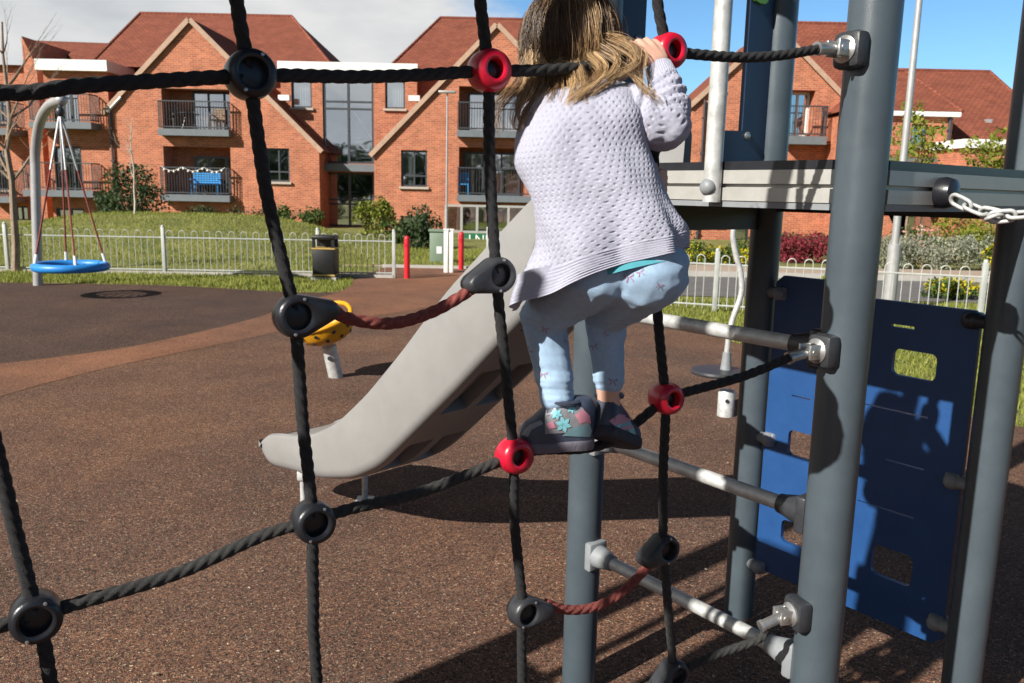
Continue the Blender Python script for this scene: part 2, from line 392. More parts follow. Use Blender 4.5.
hr_ = ramp(nt, [(0, (1.0, 1.5, 1.9)), (1, (.62, .78, .95))]); L.new(hz.outputs[0], hr_.inputs['Fac']); L.new(hr_.outputs['Color'], hs.inputs['Color2'])
mx = N(nt, 'ShaderNodeMixRGB'); L.new(cr.outputs[0], mx.inputs['Fac']); L.new(hs.outputs[0], mx.inputs['Color1']); L.new(ccol.outputs[0], mx.inputs['Color2'])
zr_ = N(nt, 'ShaderNodeMapRange', interpolation_type='SMOOTHSTEP'); zr_.inputs['From Min'].default_value = .22; zr_.inputs['From Max'].default_value = .5; zr_.inputs['To Min'].default_value = 1.0; zr_.inputs['To Max'].default_value = .25; L.new(sx.outputs['Z'], zr_.inputs['Value'])
fin = N(nt, 'ShaderNodeMixRGB', blend_type='MULTIPLY'); fin.inputs['Fac'].default_value = 1; L.new(mx.outputs[0], fin.inputs['Color1']); L.new(zr_.outputs[0], fin.inputs['Color2'])
L.new(fin.outputs[0], bg.inputs['Color']); bg.inputs['Strength'].default_value = .052
S.view_settings.view_transform = 'Standard'; S.view_settings.look = 'None'; S.view_settings.exposure = .70; S.view_settings.gamma = 1
S.view_settings.use_curve_mapping = False
S.cycles.use_denoising = True; S.cycles.max_bounces = 6; S.cycles.transparent_max_bounces = 12
S.render.resolution_x = 1024; S.render.resolution_y = 683
S.cycles.caustics_reflective = False; S.cycles.caustics_refractive = False; S.cycles.sample_clamp_indirect = 4
# ------------------------------------------------------------------ ground
UZ0 = V((0, 0, 1))
def hillz(x, y):
    a = .84 * math.exp(-((x + 9.5) / 4.6) ** 4 - ((y - 24.0) / 4.4) ** 2)
    b = .0
    return a + b
def sheet(name, poly, z, m, kind='structure'):
    mb = MB(); tris = tessellate_polygon([[V((p[0], p[1], 0)) for p in poly]])
    mb.add([(p[0], p[1], z) for p in poly], [tuple(t) for t in tris])
    o = mb.build(name, m, None, False, (0, 0, 0)); o['kind'] = kind
    # tessellation winding: make it face up
    if o.data.polygons[0].normal.z < 0:
        o.data.flip_normals()
    return o
mb = MB(); xs = [-900, -300, -100, -50] + [-30 + .75 * i for i in range(60)] + [16 + 4 * i for i in range(10)] + [100, 300, 900]
ys = [-60, -20, -5, 0, 4, 8, 11, 13] + [14 + .6 * i for i in range(34)] + [36, 45, 60, 100, 300, 1500]
vs = [(x, y, hillz(x, y)) for y in ys for x in xs]; n = len(xs)
mb.add(vs, [(j * n + i, j * n + i + 1, (j + 1) * n + i + 1, (j + 1) * n + i) for j in range(len(ys) - 1) for i in range(n - 1)])
o = mb.build('ground', M_grass, None, True, (0, 0, 0)); o['kind'] = 'structure'
def pxs(l, z=0): return [tuple(G(a, b, z))[:2] for a, b in l]
def smooth2(pts, n=6): return [tuple(p)[:2] for p in spline([V((a, b, 0)) for a, b in pts], n)]
edge_far = smooth2(pxs([(0, 283), (100, 284.5), (180, 286.5), (250, 290.5), (300, 293), (338, 292), (352, 286), (352, 280)]))
edge_right = smooth2([(-.6, 17.9), (-.55, 15.0), (.4, 13.2), (1.77, 11.5), (2.4, 9.9), (3.0, 8.0), (3.35, 6.7), (3.95, 5.9), (5.2, 5.0), (7.5, 4.4), (12, 4.0)])
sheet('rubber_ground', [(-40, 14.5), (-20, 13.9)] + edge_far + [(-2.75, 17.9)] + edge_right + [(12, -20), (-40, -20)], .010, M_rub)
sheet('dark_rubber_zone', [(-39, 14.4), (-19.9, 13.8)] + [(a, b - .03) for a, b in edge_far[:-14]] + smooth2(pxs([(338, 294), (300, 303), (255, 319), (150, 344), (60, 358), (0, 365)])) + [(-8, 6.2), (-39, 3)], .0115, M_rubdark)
up_e = smooth2(pxs([(0, 365), (60, 358), (150, 344), (255, 319), (300, 303), (338, 293.5)]))
lo_e = smooth2(pxs([(560, 303), (480, 303), (430, 308), (380, 316), (325, 322), (255, 338), (130, 364), (60, 381), (0, 398)]))
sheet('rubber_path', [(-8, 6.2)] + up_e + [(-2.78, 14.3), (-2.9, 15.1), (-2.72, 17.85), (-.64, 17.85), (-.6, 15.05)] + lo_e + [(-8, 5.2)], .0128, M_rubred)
# pavement line behind the fence, road on the right, grass kept between
sheet('path', [(-14, 16.2), (-3.0, 16.35), (-3.0, 16.75), (-14, 16.6)], .012, M_pave)
sheet('pavement', [(-.5, 18.0), (3, 17.9), (3, 18.3), (-9, 18.5), (-9, 18.1)], .012, M_pave)
sheet('road', [(1.6, 13.9), (30, 13.2), (30, 17.2), (1.6, 17.4)], .012, M_road)
sheet('far_pavement', [(1.0, 17.55), (30, 17.35), (30, 19.2), (1.0, 19.4)], .09, M_pave)
mb = MB(); mb.box((15.5, 17.4, .05), (29, .14, .13)); o = mb.build('kerb', M_kerb, None, False); o['kind'] = 'structure'
# grass blades along the visible strips (nobody could count them)
mb = MB()
def inside(x, y, poly):
    c = False; j = len(poly) - 1
    for i in range(len(poly)):
        (xi, yi), (xj, yj) = poly[i], poly[j]
        if (yi > y) != (yj > y) and x < (xj - xi) * (y - yi) / (yj - yi) + xi: c = not c
        j = i
    return c
def blades(n, x0, x1, y0, y1, test, h0=.03, h1=.08):
    for _ in range(n):
        x, y = ru(x0, x1), ru(y0, y1)
        if not test(x, y): continue
        z = hillz(x, y); h = ru(h0, h1); a = ru(0, 6.28); wd = ru(.006, .012); d = V((math.cos(a), math.sin(a), 0)); lean = V((ru(-.4, .4), ru(-.4, .4), 1)) * h
        p = V((x, y, z)); mb.add([p - d * wd, p + d * wd, p + lean], [(0, 1, 2)])
main_poly = [(-40, 14.5), (-20, 13.9)] + edge_far + [(-2.75, 17.9)] + edge_right + [(12, -20), (-40, -20)]
noroad = lambda x, y: not inside(x, y, main_poly)
blades(22000, -11, -2.6, 13.0, 16.2, noroad)
blades(26000, 1.2, 6.5, 5.0, 12.2, noroad)
blades(26000, -15, -3, 16.7, 25, lambda x, y: True, .03, .085)
blades(5000, -3, 0, 18.5, 24, lambda x, y: True, .05, .1)
blades(6000, 1, 9, 12.2, 13.6, lambda x, y: True)
o = mb.build('grass', M_blade, None, False, (0, 0, 0)); o['kind'] = 'stuff'
mb = MB()
for _ in range(170):
    px, py = ru(0, 1023), 300 + 380 * rnd() ** 1.4; g = G(px, py)
    if not inside(g.x, g.y, main_poly): continue
    s = ru(.004, .011); a = ru(0, 6.28); d = V((math.cos(a), math.sin(a), 0)) * s; e = V((-math.sin(a), math.cos(a), 0)) * s * ru(.3, .8); c = V((g.x, g.y, .021))
    mb.add([c - d, c + e + UZ0 * .003, c + d, c - e + UZ0 * .001], [(0, 1, 2, 3)])
o = mb.build('leaf_litter', leafmat('litter', (.22, .13, .05), (.62, .56, .46), .1), None, False, (0, 0, 0)); o['kind'] = 'stuff'
# raised drain/wear patch in the rubber is the swing's own shadow: nothing to build

# ------------------------------------------------------------------ foliage helpers
def leaves(mb, c, rad, n, size, clump=1.0, seed=0, zmin=None, flat=.0):
    c = V(c); cl = [V((random.gauss(0, .5), random.gauss(0, .5), random.gauss(0, .5))) for _ in range(max(5, int(14 * clump)))]
    for _ in range(n):
        k = random.choice(cl); p = k + V((random.gauss(0, .22), random.gauss(0, .22), random.gauss(0, .22)))
        if p.length > 1.15: p = p.normalized() * ru(.6, 1.1)
        q = c + V((p.x * rad[0], p.y * rad[1], p.z * rad[2]))
        if zmin is not None and q.z < zmin: q.z = zmin + rnd() * .15
        s = size * ru(.6, 1.4); u = V((random.gauss(0, 1), random.gauss(0, 1), random.gauss(0, 1))).normalized(); v = u.orthogonal().normalized()
        v = (v * math.cos(1) + u.cross(v) * math.sin(1))
        mb.add([q - u * s, q + v * s * .5, q + u * s, q - v * s * .5], [(0, 1, 2, 3)])
def bush(name, label, cat, c, rad, n, size, m, group=None, stem=True, extra=None):
    base = V((c[0], c[1], hillz(c[0], c[1]))); t = thing(name, label, cat, base, group)
    mb = MB(); leaves(mb, c, rad, n, size, 1.6, zmin=base.z + .02)
    mb.build('foliage', m, t, False)
    if stem:
        st = MB()
        for k in range(5):
            a = k * 1.26; tip = V(c) + V((math.cos(a) * rad[0] * .5, math.sin(a) * rad[1] * .5, rad[2] * .3))
            st.tube([base, base.lerp(tip, .5) + V((0, 0, .05)), tip], [.03, .02, .008], 6)
        st.build('stem', M_bark, t)
    if extra:
        mb = MB(); leaves(mb, c, (rad[0] * 1.03, rad[1] * 1.03, rad[2] * 1.03), extra[0], extra[1], 2, zmin=base.z + .1); mb.build('flower', extra[2], t, False)['kind'] = 'stuff'
    return t
def branch(mb, p, d, L, r, depth, tips, spread=.6, upb=.25, kids=3):
    pts = [p]; rs = [r]; q = p; dd = d.copy()
    for i in range(4):
        dd = (dd + V((random.gauss(0, .09), random.gauss(0, .09), random.gauss(0, .05) + upb * .2))).normalized(); q = q + dd * L / 4; pts.append(q); rs.append(r * (1 - .14 * (i + 1)))
    mb.tube(pts, rs, 7 if r > .02 else 5)
    if depth == 0: tips.append(q); return
    for k in range(kids):
        i = random.choice((2, 3, 4)); a = (dd + V((random.gauss(0, spread), random.gauss(0, spread), random.gauss(.15, spread * .6)))).normalized()
        branch(mb, pts[i], a, L * ru(.5, .75), rs[i] * .6, depth - 1, tips, spread, upb, kids)
    branch(mb, pts[-1], dd, L * .6, rs[-1] * .85, depth - 1, tips, spread, upb, kids)

# ------------------------------------------------------------------ building helpers (pixel rectangles on a facade plane at distance Y)
def rect(px, Y):
    x0, y0, x1, y1 = px; a = P(x0, y0, Y); b = P(x1, y1, Y); return (min(a.x, b.x), min(a.z, b.z), max(a.x, b.x), max(a.z, b.z))
def pol(px, Y): return [(P(x, y, Y).x, P(x, y, Y).z) for x, y in px]
def wall(parent, outline, holes, Y, m, depth=6., rev=.14, revs=None, name='wall'):
    """outline/holes in metres (x,z); front face at Y with openings, reveals, and closed sides and back"""
    mb = MB(); loops = [outline] + [[(h[0], h[1]), (h[2], h[1]), (h[2], h[3]), (h[0], h[3])] for h in holes]
    flat = [p for l in loops for p in l]; tris = tessellate_polygon([[V((p[0], p[1], 0)) for p in l] for l in loops])
    mb.add([(p[0], Y, p[1]) for p in flat], [tuple(t) for t in tris])
    n = len(outline)
    mb.add([(p[0], Y, p[1]) for p in outline] + [(p[0], Y + depth, p[1]) for p in outline], [(i, (i + 1) % n, (i + 1) % n + n, i + n) for i in range(n)] + [tuple(range(n, 2 * n))])
    for k, h in enumerate(holes):
        d = revs[k] if revs else rev; c = [(h[0], h[1]), (h[2], h[1]), (h[2], h[3]), (h[0], h[3])]
        mb.add([(p[0], Y, p[1]) for p in c] + [(p[0], Y + d, p[1]) for p in c], [(i, (i + 1) % 4, (i + 1) % 4 + 4, i + 4) for i in range(4)])
    return mb.build(name, m, parent, False)
def window(parent, h, Y, cols=2, rows=1, fr=.06, rev=.12, split=None, curtain=0, sill=True, name='window', trans=None, mf=None):
    """frame set back in the opening h=(x0,z0,x1,z1); glass is a sub-part; dim room behind"""
    x0, z0, x1, z1 = h; y = Y + rev; mb = MB(); g = .004; mf = mf or M_frame
    x0 += g; x1 -= g; z0 += g; z1 -= g
    for z in (z0 + fr / 2, z1 - fr / 2): mb.box(((x0 + x1) / 2, y, z), (x1 - x0, .07, fr))
    for x in (x0 + fr / 2, x1 - fr / 2): mb.box((x, y, (z0 + z1) / 2), (fr, .068, z1 - z0 - 2 * fr))
    for i in range(1, cols):
        x = x0 + (x1 - x0) * (split if (split and cols == 2) else i / cols); mb.box((x, y, (z0 + z1) / 2), (fr * .9, .066, z1 - z0 - 2 * fr))
    if trans: mb.box(((x0 + x1) / 2, y + .002, z0 + (z1 - z0) * trans), (x1 - x0 - 2 * fr, .06, fr * .9))
    for i in range(1, rows): mb.box(((x0 + x1) / 2, y + .002, z0 + (z1 - z0) * i / rows), (x1 - x0 - 2 * fr, .06, fr * .8))
    w = mb.build(name, mf, parent, False)
    gp = MB(); gp.add([(x0 + fr, y + .01, z0 + fr), (x1 - fr, y + .01, z0 + fr), (x1 - fr, y + .01, z1 - fr), (x0 + fr, y + .01, z1 - fr)], [(0, 1, 2, 3)]); gp.build('pane', M_glass, w, False)
    rm = MB(); b = 1.2
    c = [(x0, z0), (x1, z0), (x1, z1), (x0, z1)]
    rm.add([(p[0], y + .05, p[1]) for p in c] + [(p[0], y + b, p[1]) for p in c], [(4, 5, 6, 7), (0, 1, 5, 4), (1, 2, 6, 5), (2, 3, 7, 6), (3, 0, 4, 7)]); rm.build('room', M_int, w, False)
    if curtain:
        cu = MB()
        def drape(xa, xb):
            nn = 24; vs = []
            for i in range(nn + 1):
                x = xa + (xb - xa) * i / nn; yy = y + .14 + .03 * math.sin(i * 1.9); vs += [(x, yy, z0 + .02), (x, yy, z1 - .02)]
            cu.add(vs, [(2 * i, 2 * i + 2, 2 * i + 3, 2 * i + 1) for i in range(nn)])
        if curtain == 1: drape(x0 + .03, x1 - .03)
        elif curtain == 2: drape(x0 + .03, x0 + (x1 - x0) * .3); drape(x1 - (x1 - x0) * .28, x1 - .03)
        else: drape(x0 + .03, x0 + (x1 - x0) * .48)
        cu.build('curtain', M_curt, w, True)
    if sill:
        s = MB(); s.box(((x0 + x1) / 2, Y - .03, z0 - .05), (x1 - x0 + .16, .16, .09)); s.build('sill', M_stone, w, False)
    return w
def balcony(parent, x0, x1, z, Y, out=.35, back=.0, h=1.08, gap=.11, side=True, slabh=.26):
    """slab with thin bar railing in front"""
    mb = MB(); mb.box(((x0 + x1) / 2, Y - out / 2 + back / 2, z - slabh / 2), (x1 - x0, out + back, slabh)); b = mb.build('balcony', M_slab, parent, False)
    r = MB(); y = Y - out + .05
    for zz in (z + .08, z + h): r.box(((x0 + x1) / 2, y, zz), (x1 - x0 - .04, .05, .045))
    n = max(2, int((x1 - x0) / gap))
    for i in range(n + 1): r.box((x0 + .03 + (x1 - x0 - .06) * i / n, y, z + .08 + (h - .08) / 2), (.015, .015, h - .1))
    if side and out > .2:
        for x in (x0 + .03, x1 - .03):
            for zz in (z + .08, z + h): r.box((x, Y - out / 2, zz), (.04, out - .08, .045))
            for k in range(max(1, int(out / gap))): r.box((x, Y - out + .1 + k * gap, z + .08 + (h - .08) / 2), (.022, .022, h - .1))
    r.build('railing', M_frame, b, False); return b
def gable_roof(parent, a, apex, b, Y, back, over=.12, th=.10, name='gable_roof'):
    """two slopes over a gable a-apex-b (x,z), running back from Y"""
    mb = MB()
    for (p, q) in ((a, apex), (apex, b)):
        p = V((p[0], 0, p[1])); q = V((q[0], 0, q[1])); d = (q - p).normalized(); nn = V((-d.z, 0, d.x)); 
        if nn.z < 0: nn = -nn
        c = [p, q, q + nn * th, p + nn * th]
        mb.add([(k.x, Y - over + .03, k.z) for k in c] + [(k.x, Y + back, k.z) for k in c], [(0, 1, 2, 3), (7, 6, 5, 4), (0, 4, 5, 1), (1, 5, 6, 2), (2, 6, 7, 3), (3, 7, 4, 0)])
    r = mb.build(name, M_tile, parent, False)
    v = MB()
    for (p, q) in ((a, apex), (apex, b)):
        p = V((p[0], 0, p[1])); q = V((q[0], 0, q[1])); d = (q - p).normalized(); nn = V((-d.z, 0, d.x))
        if nn.z < 0: nn = -nn
        c = [p - nn * .055, q - nn * .055, q + nn * (th + .03), p + nn * (th + .03)]
        v.add([(k.x, Y - over - .02, k.z) for k in c] + [(k.x, Y - over + .028, k.z) for k in c], [(0, 1, 2, 3), (7, 6, 5, 4), (0, 4, 5, 1), (1, 5, 6, 2), (2, 6, 7, 3), (3, 7, 4, 0)])
    v.build('verge', M_verge, r, False); return r
def hip_roof(parent, x0, x1, yf, yb, ze, rx0, rx1, ry, rz, name='roof', skew=0, sl=None, hips=True):
    e = [(x0, yf, ze), (x1, yf, ze + skew), (x1, yb, ze + skew), (x0, yb, ze)]; r = [(rx0, ry, rz), (rx1, ry, rz + skew)]
    mb = MB(); mb.add(e + r, [(0, 1, 5, 4), (1, 2, 5), (2, 3, 4, 5), (3, 0, 4), (3, 2, 1, 0)]); o = mb.build(name, M_tile, parent, False)
    h = MB(); h.tube([r[0], r[1]], .09, 6)
    if hips:
        for a, b in ((e[0], r[0]), (e[1], r[1])): h.tube([a, b], .07, 6)
    h.build('ridge_tiles', M_tile, o); return o
def pipe(parent, px0, px1, Y, r=.045):
    mb = MB(); a = P(*px0, Y); b = P(px0[0], px1[1], Y); b.x = a.x; mb.tube([a, b], r, 8)
    for k in range(4): mb.box(a.lerp(b, (k + .5) / 4), (.14, .1, .06))
    mb.build('downpipe', M_frame, parent)

# ------------------------------------------------------------------ main apartment building (left and centre)
YM = 35.0
B1 = thing('apartment_building', 'long red brick apartment block with steep gables and glazed stair entrance behind the mound', 'building', (P(350, 225, YM).x, YM, 0))
# left gable
hA1 = rect((161, 88, 231, 131), YM); hA2 = rect((163, 146, 232, 196), YM); hA3 = rect((181, 211, 231, 262), YM)
hw1 = rect((266, 148, 290, 182), YM); hw2 = rect((266, 213, 291, 248), YM)
L0 = P(107, 112, YM); AP = P(190, 22, YM); R0 = P(319, 150, YM)
out1 = [(L0.x, 0), (R0.x, 0), (R0.x, R0.z), (AP.x, AP.z), (L0.x, L0.z)]
wall(B1, out1, [hA1, hA2, hA3, hw1, hw2], YM, M_brick, 1.9, revs=[1.0, 1.0, 1.0, .16, .16])
gable_roof(B1, (L0.x - .12, L0.z - .1), (AP.x, AP.z + .05), (R0.x + .12, R0.z - .1), YM, 6)
def recess(h, wx0, wx1, ztop):
    # back wall of a recessed balcony and its glazed doors
    mb = MB(); y = YM + .98; mb.box(((h[0] + h[2]) / 2, y + .06, (h[1] + h[3]) / 2), (h[2] - h[0], .1, h[3] - h[1])); mb.build('wall', M_brick, B1, False)
    dh = (wx0, h[1] + .02, wx1, ztop)
    w = window(B1, dh, y - .14, 3, 1, .08, .03, curtain=0, sill=False, name='glazed_door'); return w
recess(hA1, P(180, 0, YM).x, P(230, 0, YM).x, hA1[3] - .02); recess(hA2, P(179, 0, YM).x, P(229, 0, YM).x, hA2[3] - .35); recess(hA3, P(183, 0, YM).x, P(226, 0, YM).x, hA3[3] - .3)
for h in (hA1, hA2): balcony(B1, h[0] - .04, h[2] + .04, h[1] + .02, YM, .42, .9)
window(B1, hw1, YM, 2, 1, .07, split=.52, trans=.3); window(B1, hw2, YM, 2, 1, .07)
pipe(B1, (110, 112), (110, 240), YM - .08)
mb = MB(); a = P(109, 110, YM - .1); b = P(121, 97, YM - .1); mb.tube([a + V((0, 0, -.1)), a, b], .06, 8); mb.build('gutter', M_lamp, B1)
# entrance block
YE = 36.6
e0 = P(280, 60, YE).x; e1 = P(417, 60, YE).x; zt = P(350, 72, YE).z
hg = rect((322, 74, 374, 164), YE); hd = rect((321, 172, 373, 262), YE); hl = rect((291, 80, 312, 108), YE); hr = rect((385, 80, 405, 109), YE)
hd = (hg[0], 0.02, hg[2], hd[3])
wall(B1, [(e0, 0), (e1, 0), (e1, zt), (e0, zt)], [hg, hd, hl, hr], YE, M_brick, 5, revs=[.2, .2, .16, .16])
window(B1, hl, YE, 1, 1, .07, curtain=1); window(B1, hr, YE, 1, 1, .07, curtain=1)
def curtain_wall(h, rows, cols):
    x0, z0, x1, z1 = h; mb = MB(); y = YE + .12; fr = .09
    for x in [x0 + fr / 2 + (x1 - x0 - fr) * i / cols for i in range(cols + 1)]: mb.box((x, y, (z0 + z1) / 2), (fr, .12, z1 - z0))
    for z in [z0 + fr / 2] + [z0 + (z1 - z0) * t for t in rows] + [z1 - fr / 2]: mb.box(((x0 + x1) / 2, y, z), (x1 - x0 - .01, .118, fr * .8))
    w = mb.build('stair_glazing', M_frame, B1, False)
    g = MB(); g.add([(x0, y + .02, z0), (x1, y + .02, z0), (x1, y + .02, z1), (x0, y + .02, z1)], [(0, 1, 2, 3)]); g.build('pane', M_glass, w, False)
    r = MB(); c = [(x0, z0), (x1, z0), (x1, z1), (x0, z1)]
    r.add([(p[0], y + .1, p[1]) for p in c] + [(p[0], y + 3.2, p[1]) for p in c], [(4, 5, 6, 7), (0, 1, 5, 4), (1, 2, 6, 5), (2, 3, 7, 6), (3, 0, 4, 7)]); r.build('room', M_int, w, False)
    s = MB()   # stair flight behind the glass
    H = z1 - z0
    for i in range(9): s.box((x1 - .35 - i * .11, y + 1.4, z0 + .12 + i * .17), (.5, .9, .04))
    s.tube([(x1 - .1, y + .9, z0 + .9), (x1 - 1.2, y + .9, z0 + 2.5)], .03, 6); s.build('staircase', M_galv, w, False)
    l = MB(); l.tube([(x0 + .75, y + 1.0, z1 - .9), (x0 + .75, y + 1.0, z1 - 1.45)], .05, 8); l.build('pendant_lamp', M_gold, w)
curtain_wall(hg, [.52 + .1, .70], 2); curtain_wall(hd, [.42, .5], 2)
mb = MB(); cz = (hg[1] + hd[3]) / 2; mb.box(((hg[0] + hg[2]) / 2, YE - .35, cz), (hg[2] - hg[0] + .25, .75, .3)); mb.build('canopy', M_slab, B1, False)
mb = MB(); mb.box(((e0 + e1) / 2, YE - .12, zt + .14), (e1 - e0 + .1, .3, .42)); mb.build('parapet', M_white, B1, False)
for x in (.0,): pass
mb = MB(); mb.box((hd[0] - .12, YE - .12, hd[3] / 2), (.2, .2, hd[3])); mb.build('corner_post', M_frame, B1, False)
# right gable
L2 = P(374, 154, YM); A2 = P(497, 27, YM); R2 = P(620, 154, YM)
hB1 = rect((459, 86, 545, 133), YM); hB2 = rect((459, 147, 545, 197), YM); hB3 = rect((461, 208, 545, 262), YM); hw3 = rect((401, 150, 427, 187), YM); hw4 = rect((401, 216, 428, 250), YM)
wall(B1, [(L2.x, 0), (R2.x, 0), (R2.x, R2.z), (A2.x, A2.z), (L2.x, L2.z)], [hB1, hB2, hB3, hw3, hw4], YM, M_brick, 1.9, revs=[1.0, 1.0, 1.0, .16, .16])
gable_roof(B1, (L2.x - .12, L2.z - .1), (A2.x, A2.z + .05), (R2.x + .12, R2.z - .1), YM, 6)
for h, a, b in ((hB1, 468, 524), (hB2, 465, 524), (hB3, 470, 524)): recess(h, P(a, 0, YM).x, P(b, 0, YM).x, h[3] - .15)
for h in (hB1, hB2): balcony(B1, h[0] - .04, h[2] + .04, h[1] + .02, YM, .42, .9)
window(B1, hw3, YM, 2, 1, .07, split=.5, trans=.3, curtain=3); window(B1, hw4, YM, 2, 1, .07, curtain=1)
# main hipped roofs behind the gables
zr = P(215, 15, 44).z; ze2 = P(100, 66, 36.72).z; ze = ze2
hip_roof(B1, P(88, 62, 36.72).x, P(336, 62, 36.72).x, 36.72, 51.4, ze2, P(140, 14, 44).x, P(292, 16, 44).x, 44, zr)
hip_roof(B1, P(384, 64, 36.72).x, P(640, 62, 36.72).x, 36.72, 51.4, ze2, P(440, 18, 44).x, P(580, 18, 44).x, 44, P(440, 18, 44).z)
mb = MB()
for a, b in ((92, 334), (386, 640)):
    x0 = P(a, 55, 37.2).x + .3; x1 = P(b, 55, 37.2).x - .3; mb.box(((x0 + x1) / 2, 44, ze / 2 - .06), (x1 - x0, 13.2, ze - .1))
mb.build('wall', M_brick, B1, False)
for (x0_, y0_, x1_) in ((284, 101, 290), (410, 99, 417)):
    pass
mb = MB()
for a, b in ((P(279, 97, 36), P(290, 99, 36)), (P(409, 98, 36), P(420, 99, 36))): mb.box((a + b) / 2, ((b - a).length, .3, .22))
mb.build('eaves_box', M_white, B1, False)
# protruding left bay with white parapet
YW = 35.1
w0 = P(42, 60, YW).x; w1 = P(106, 60, YW).x; wz = P(70, 70, YW).z
hq1 = rect((52, 84, 80, 124), YW); hq2 = rect((53, 146, 84, 194), YW); hq3 = rect((56, 208, 86, 240), YW)
wall(B1, [(w0, 0), (w1, 0), (w1, wz), (w0, wz)], [hq1, hq2, hq3], YW, M_brick, 2.2)
window(B1, hq1, YW, 3, 1, .08, curtain=2, sill=False, name='glazed_door'); window(B1, hq2, YW, 3, 1, .08, curtain=2, sill=False, name='glazed_door'); window(B1, hq3, YW, 2, 1, .08, curtain=3)
mb = MB(); mb.box(((w0 + w1) / 2, YW + .95, wz + .16), (w1 - w0 + .3, 2.5, .42)); mb.build('parapet', M_white, B1, False)
for (a, b, yb) in ((29, 91, 126), (23, 93, 193)):
    z = P(60, yb - 3, YW).z; x0 = P(a, yb, YW - .8).x; x1 = P(b, yb, YW - .8).x
    balcony(B1, x0, x1, z, YW, .8, 0)
# wing behind and to the left
YL = 37.2
q0 = P(-90, 60, YL).x; q1 = P(110, 60, YL).x; qz = P(20, 66, YL).z
hL = [rect((-12, 88, 12, 122), YL), rect((-12, 150, 12, 190), YL), rect((14, 206, 30, 236), YL), rect((-62, 90, -40, 122), YL), rect((-62, 150, -40, 186), YL)]
wall(B1, [(q0, 0), (q1, 0), (q1, qz), (q0, qz)], hL, YL, M_brick, 8)
for h in hL: window(B1, h, YL, 2, 1, .07, curtain=2)
for yb in (134, 200):
    z = P(0, yb - 4, YL).z; balcony(B1, P(-20, yb, YL - 1).x, P(14, yb, YL - 1).x, z, YL, 1.2, 0)
mb = MB(); a = P(21, 36, 43); b = P(112, 44, 43)
mb.add([(q0, YL - .3, qz), (q1, YL - .3, qz), (q1, 43, b.z), (a.x, 43, b.z + .1), (q0 + 2, 43, P(-60, 66, 43).z), (q1, 49, qz), (q0, 49, qz)], [(0, 1, 2, 3, 4), (2, 5, 6, 4, 3), (0, 4, 6), (1, 5, 2), (0, 6, 5, 1)])
mb.build('roof', M_tile, B1, False)
g0 = P(22, 60, YL - .9).x; g1 = P(36, 60, YL - .9).x; mb = MB()
za, zb = P(22, 36, YL - .9).z, P(36, 66, YL - .9).z
mb.add([(g0, YL - .9, 0), (g1, YL - .9, 0), (g1, YL - .9, zb), (g0 + .05, YL - .9, za), (g0, YL + 4, 0), (g1, YL + 4, 0), (g1, YL + 4, zb), (g0 + .05, YL + 4, za)], [(0, 1, 2, 3), (4, 7, 6, 5), (0, 3, 7, 4), (1, 5, 6, 2), (3, 2, 6, 7)]); mb.build('buttress_wall', M_brick, B1, False)

# things on the balconies
def chairlike(name, label, c, wdt, m, cat):
    mb = MB(); x, y, z = c
    mb.box((x, y, z + .42), (wdt, .45, .05)); 
    for k in range(5): mb.box((x, y + .22, z + .5 + k * .09), (wdt, .03, .07))
    for sx in (-1, 1):
        for sy in (-1, 1): mb.box((x + sx * (wdt / 2 - .03), y + sy * .19, z + .21), (.05, .05, .42))
        mb.box((x + sx * (wdt / 2 - .03), y, z + .62), (.06, .45, .04)); mb.box((x + sx * (wdt / 2 - .03), y + .22, z + .6), (.05, .05, .6))
    o = mb.build(name, m, None, False); tag(o, label, cat); return o
c = P(206, 190, YM + .5); chairlike('bench', 'bright blue slatted bench on the middle balcony of the left gable', (c.x, YM + .5, hA2[1] + .03), 1.15, M_bluech, 'bench')
for x, l in ((170, 'dark garden chair at the left end of the upper balcony'), (218, 'dark garden chair at the right end of the upper balcony')):
    c = P(x, 128, YM + .5); chairlike('garden_chair', l, (c.x, YM + .5, hA1[1] + .03), .5, M_bark, 'chair')
mb = MB(); c = P(187, 128, YM + .6); mb.lathe([(.32, .70), (.32, .73)], (c.x, YM + .6, hA1[1]), seg=16)
for k in range(3): a = k * 2.1; mb.tube([(c.x + .25 * math.cos(a), YM + .6 + .25 * math.sin(a), hA1[1] + .03), (c.x, YM + .6, hA1[1] + .7)], .02, 6)
o = mb.build('round_table', M_dark); tag(o, 'small round table between the two chairs on the upper balcony', 'table')
mb = MB(); x0, x1 = hA2[0] + .05, hA2[2] - .1; z = hA2[1] + 1.13; y = YM - .40
pts = []
for i in range(41): t = i / 40; pts.append(V((x0 + (x1 - x0) * t, y - .035, z - .16 * abs(math.sin(t * 9.4)))))
mb.tube(pts, .008, 5)
for i in range(2, 40, 3): mb.ball(pts[i] + V((0, 0, -.05)), .045, 8, 6)
o = mb.build('festoon_lights', M_white); tag(o, 'string of pale festoon bulbs looped along the railing in front of the blue bench', 'string lights')
c = P(464, 191, YM + .3); chairlike('garden_chair', 'blue chair on the middle balcony of the right gable', (c.x, YM + .3, hB2[1] + .03), .42, M_bluech, 'chair')

